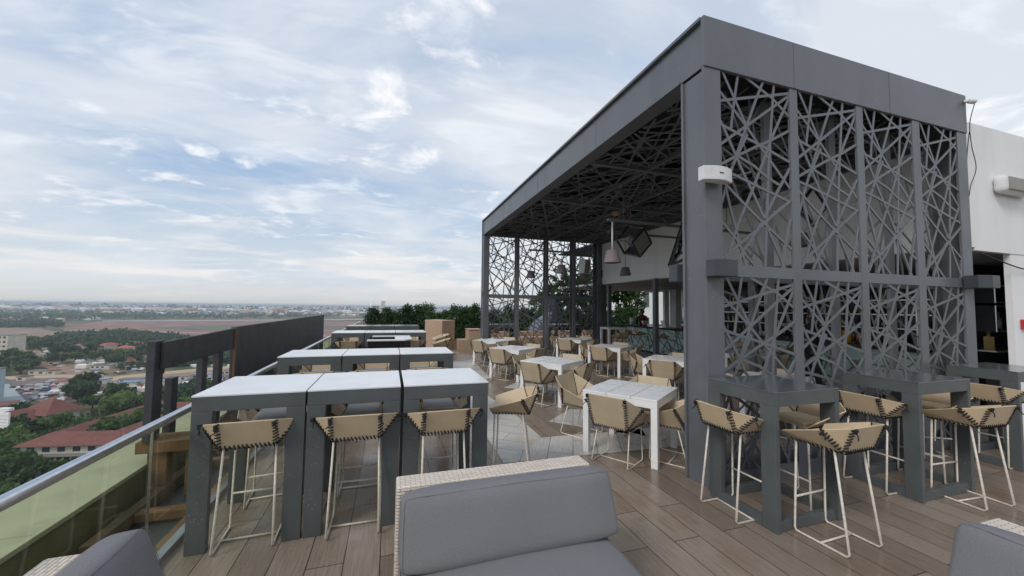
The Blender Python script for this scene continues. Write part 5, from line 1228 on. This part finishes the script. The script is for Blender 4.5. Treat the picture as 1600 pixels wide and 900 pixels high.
for P, n, wh in (([(18, 606), (100, 593), (115, 603), (100, 626), (60, 628), (40, 618)], 66, 'in the left half of the car park'), ([(140, 612), (150, 605), (240, 603), (300, 596), (300, 606), (240, 613), (200, 617)], 45, 'in the front rows right of the dark trees'),
        ([(180, 599), (420, 580), (420, 592), (240, 601)], 70, 'in the back rows of the car park'), ([(60, 560), (100, 575), (170, 584), (240, 572), (240, 576), (150, 590), (80, 570)], 30, 'along the dirt road'), ([(160, 566), (240, 562), (240, 570), (200, 574)], 14, 'on the open ground beyond the road')):
    k = 0
    while k < n:
        x = cr.uniform(min(p[0] for p in P), max(p[0] for p in P)); y = cr.uniform(min(p[1] for p in P), max(p[1] for p in P))
        if inside(x, y, P): car(x, y, cr.choices(range(8), (6, 4, 6, 3, 3, 6, 3, 1))[0], wh); k += 1

# houses out on the plain: the 290 nearest one by one, the rest as one object
hr_ = random.Random(91); pos = []
def scat(P, n, s):
    k = 0; t_ = 0; xs = [p[0] for p in P]; ys = [p[1] for p in P]
    while k < n and t_ < n*40:
        t_ += 1; x = hr_.uniform(min(xs), max(xs)); y = min(ys)+(max(ys)-min(ys))*hr_.random()
        if inside(x, y, P): pos.append((gp(x, y, GZ), s*hr_.uniform(.7, 1.5))); k += 1
scat([(-40, 486), (40, 486), (105, 492), (160, 492), (160, 499), (90, 503), (-40, 503)], 190, 11)
scat([(165, 486), (240, 486), (330, 489), (420, 491), (560, 492), (560, 495), (330, 494), (165, 493)], 150, 17)
scat([(-60, 476), (600, 487), (800, 491), (800, 496), (600, 493), (200, 488), (-60, 486)], 2600, 24)
scat([(-60, 474.3), (700, 488), (1500, 500), (1500, 503), (600, 491.5), (-60, 480)], 3400, 30)
scat([(100, 566), (170, 562), (240, 556), (420, 545), (420, 574), (240, 580), (130, 586)], 46, 3.6)
scat([(10, 556), (70, 545), (100, 556), (90, 572), (20, 575)], 26, 4)
scat([(30, 592), (110, 592), (240, 600), (300, 594), (300, 606), (200, 616), (80, 628)], 26, 2.4)
scat([(250, 548), (420, 535), (420, 552), (250, 562)], 25, 5)
pos.sort(key=lambda q: q[0].length)
hcol = [('white', mat('house_white', (.72, .71, .68), .8, 0, .1, .2)), ('cream', mat('house_cream', (.5, .44, .34), .85, 0, .2, .2)), ('red-roofed', mat('house_red', (.34, .14, .10), .85, 0, .2, .2)), ('grey', mat('house_grey', (.30, .31, .32), .85, 0, .2, .2))]
def house_shape(b, x, y, z, s, a, h, rnd):
    q = Matrix.Rotation(a, 3, 'Z'); w, d = s*rnd.uniform(.6, 1.1), s*rnd.uniform(.4, .7); o = Vector((x, y, z)); e = h*.35
    v = [(-w, -d, 0), (w, -d, 0), (w, d, 0), (-w, d, 0), (-w, -d, h), (w, -d, h), (w, d, h), (-w, d, h), (-w*.6, 0, h+e), (w*.6, 0, h+e)]
    b.add([o+q @ Vector(p) for p in v], [(0, 1, 5, 4), (1, 2, 6, 5), (2, 3, 7, 6), (3, 0, 4, 7), (4, 5, 9, 8), (5, 6, 9), (6, 7, 8, 9), (7, 4, 8)])
hm = []
for n, m_ in hcol:
    for k in range(2):
        b = MB(); house_shape(b, 0, 0, 0, 1, 0, .55+.2*k, hr_); hm.append((n, b.mesh('house', m_)))
for p, s in pos[:290]:
    n, me = hr_.choices(hm, (4, 4, 3, 3, 2, 2, 2, 2))[0]; o = bpy.data.objects.new('far_house', me); C.objects.link(o); o.location = p; o.scale = (s, s, s*.8); o.rotation_euler = (0, 0, hr_.uniform(-.5, .5)+.3)
    wh = 'on the open ground before the airfield' if p.length < 800 else 'left of the airfield' if p.x/p.y < -.55 else 'beyond the airfield'
    tag(o, '%s house in the far built-up strip %s' % (n, wh), 'house', 'far houses %s' % wh)
for ci, (n, m_) in enumerate(hcol):
    b = MB()
    for k, (p, s) in enumerate(pos[290:]):
        if (k*7) % 10 in ((0, 1), (2, 3, 4), (5, 6), (7, 8, 9))[ci]: house_shape(b, p.x, p.y, p.z, s, hr_.uniform(-.6, .6), s*hr_.uniform(.4, .8), hr_)
    tag(b.build('distant_town', m_), 'countless tiny %s houses fading toward the horizon' % n, 'town', None, 'stuff')

# ------------------------------------------------------------------ haze over the plain
b = MB(); b.box(-25500, 25500, -3500, 25500, GZ-1, 12); hz = b.build('haze', None); hz['kind'] = 'stuff'
m = bpy.data.materials.new('haze_air'); m.use_nodes = True; n = m.node_tree.nodes; n.remove(n['Principled BSDF'])
v = n.new('ShaderNodeVolumePrincipled'); v.inputs['Color'].default_value = (.74, .83, .95, 1); v.inputs['Density'].default_value = .00018; v.inputs['Anisotropy'].default_value = .2
m.node_tree.links.new(v.outputs[0], n['Material Output'].inputs['Volume']); hz.data.materials.append(m)
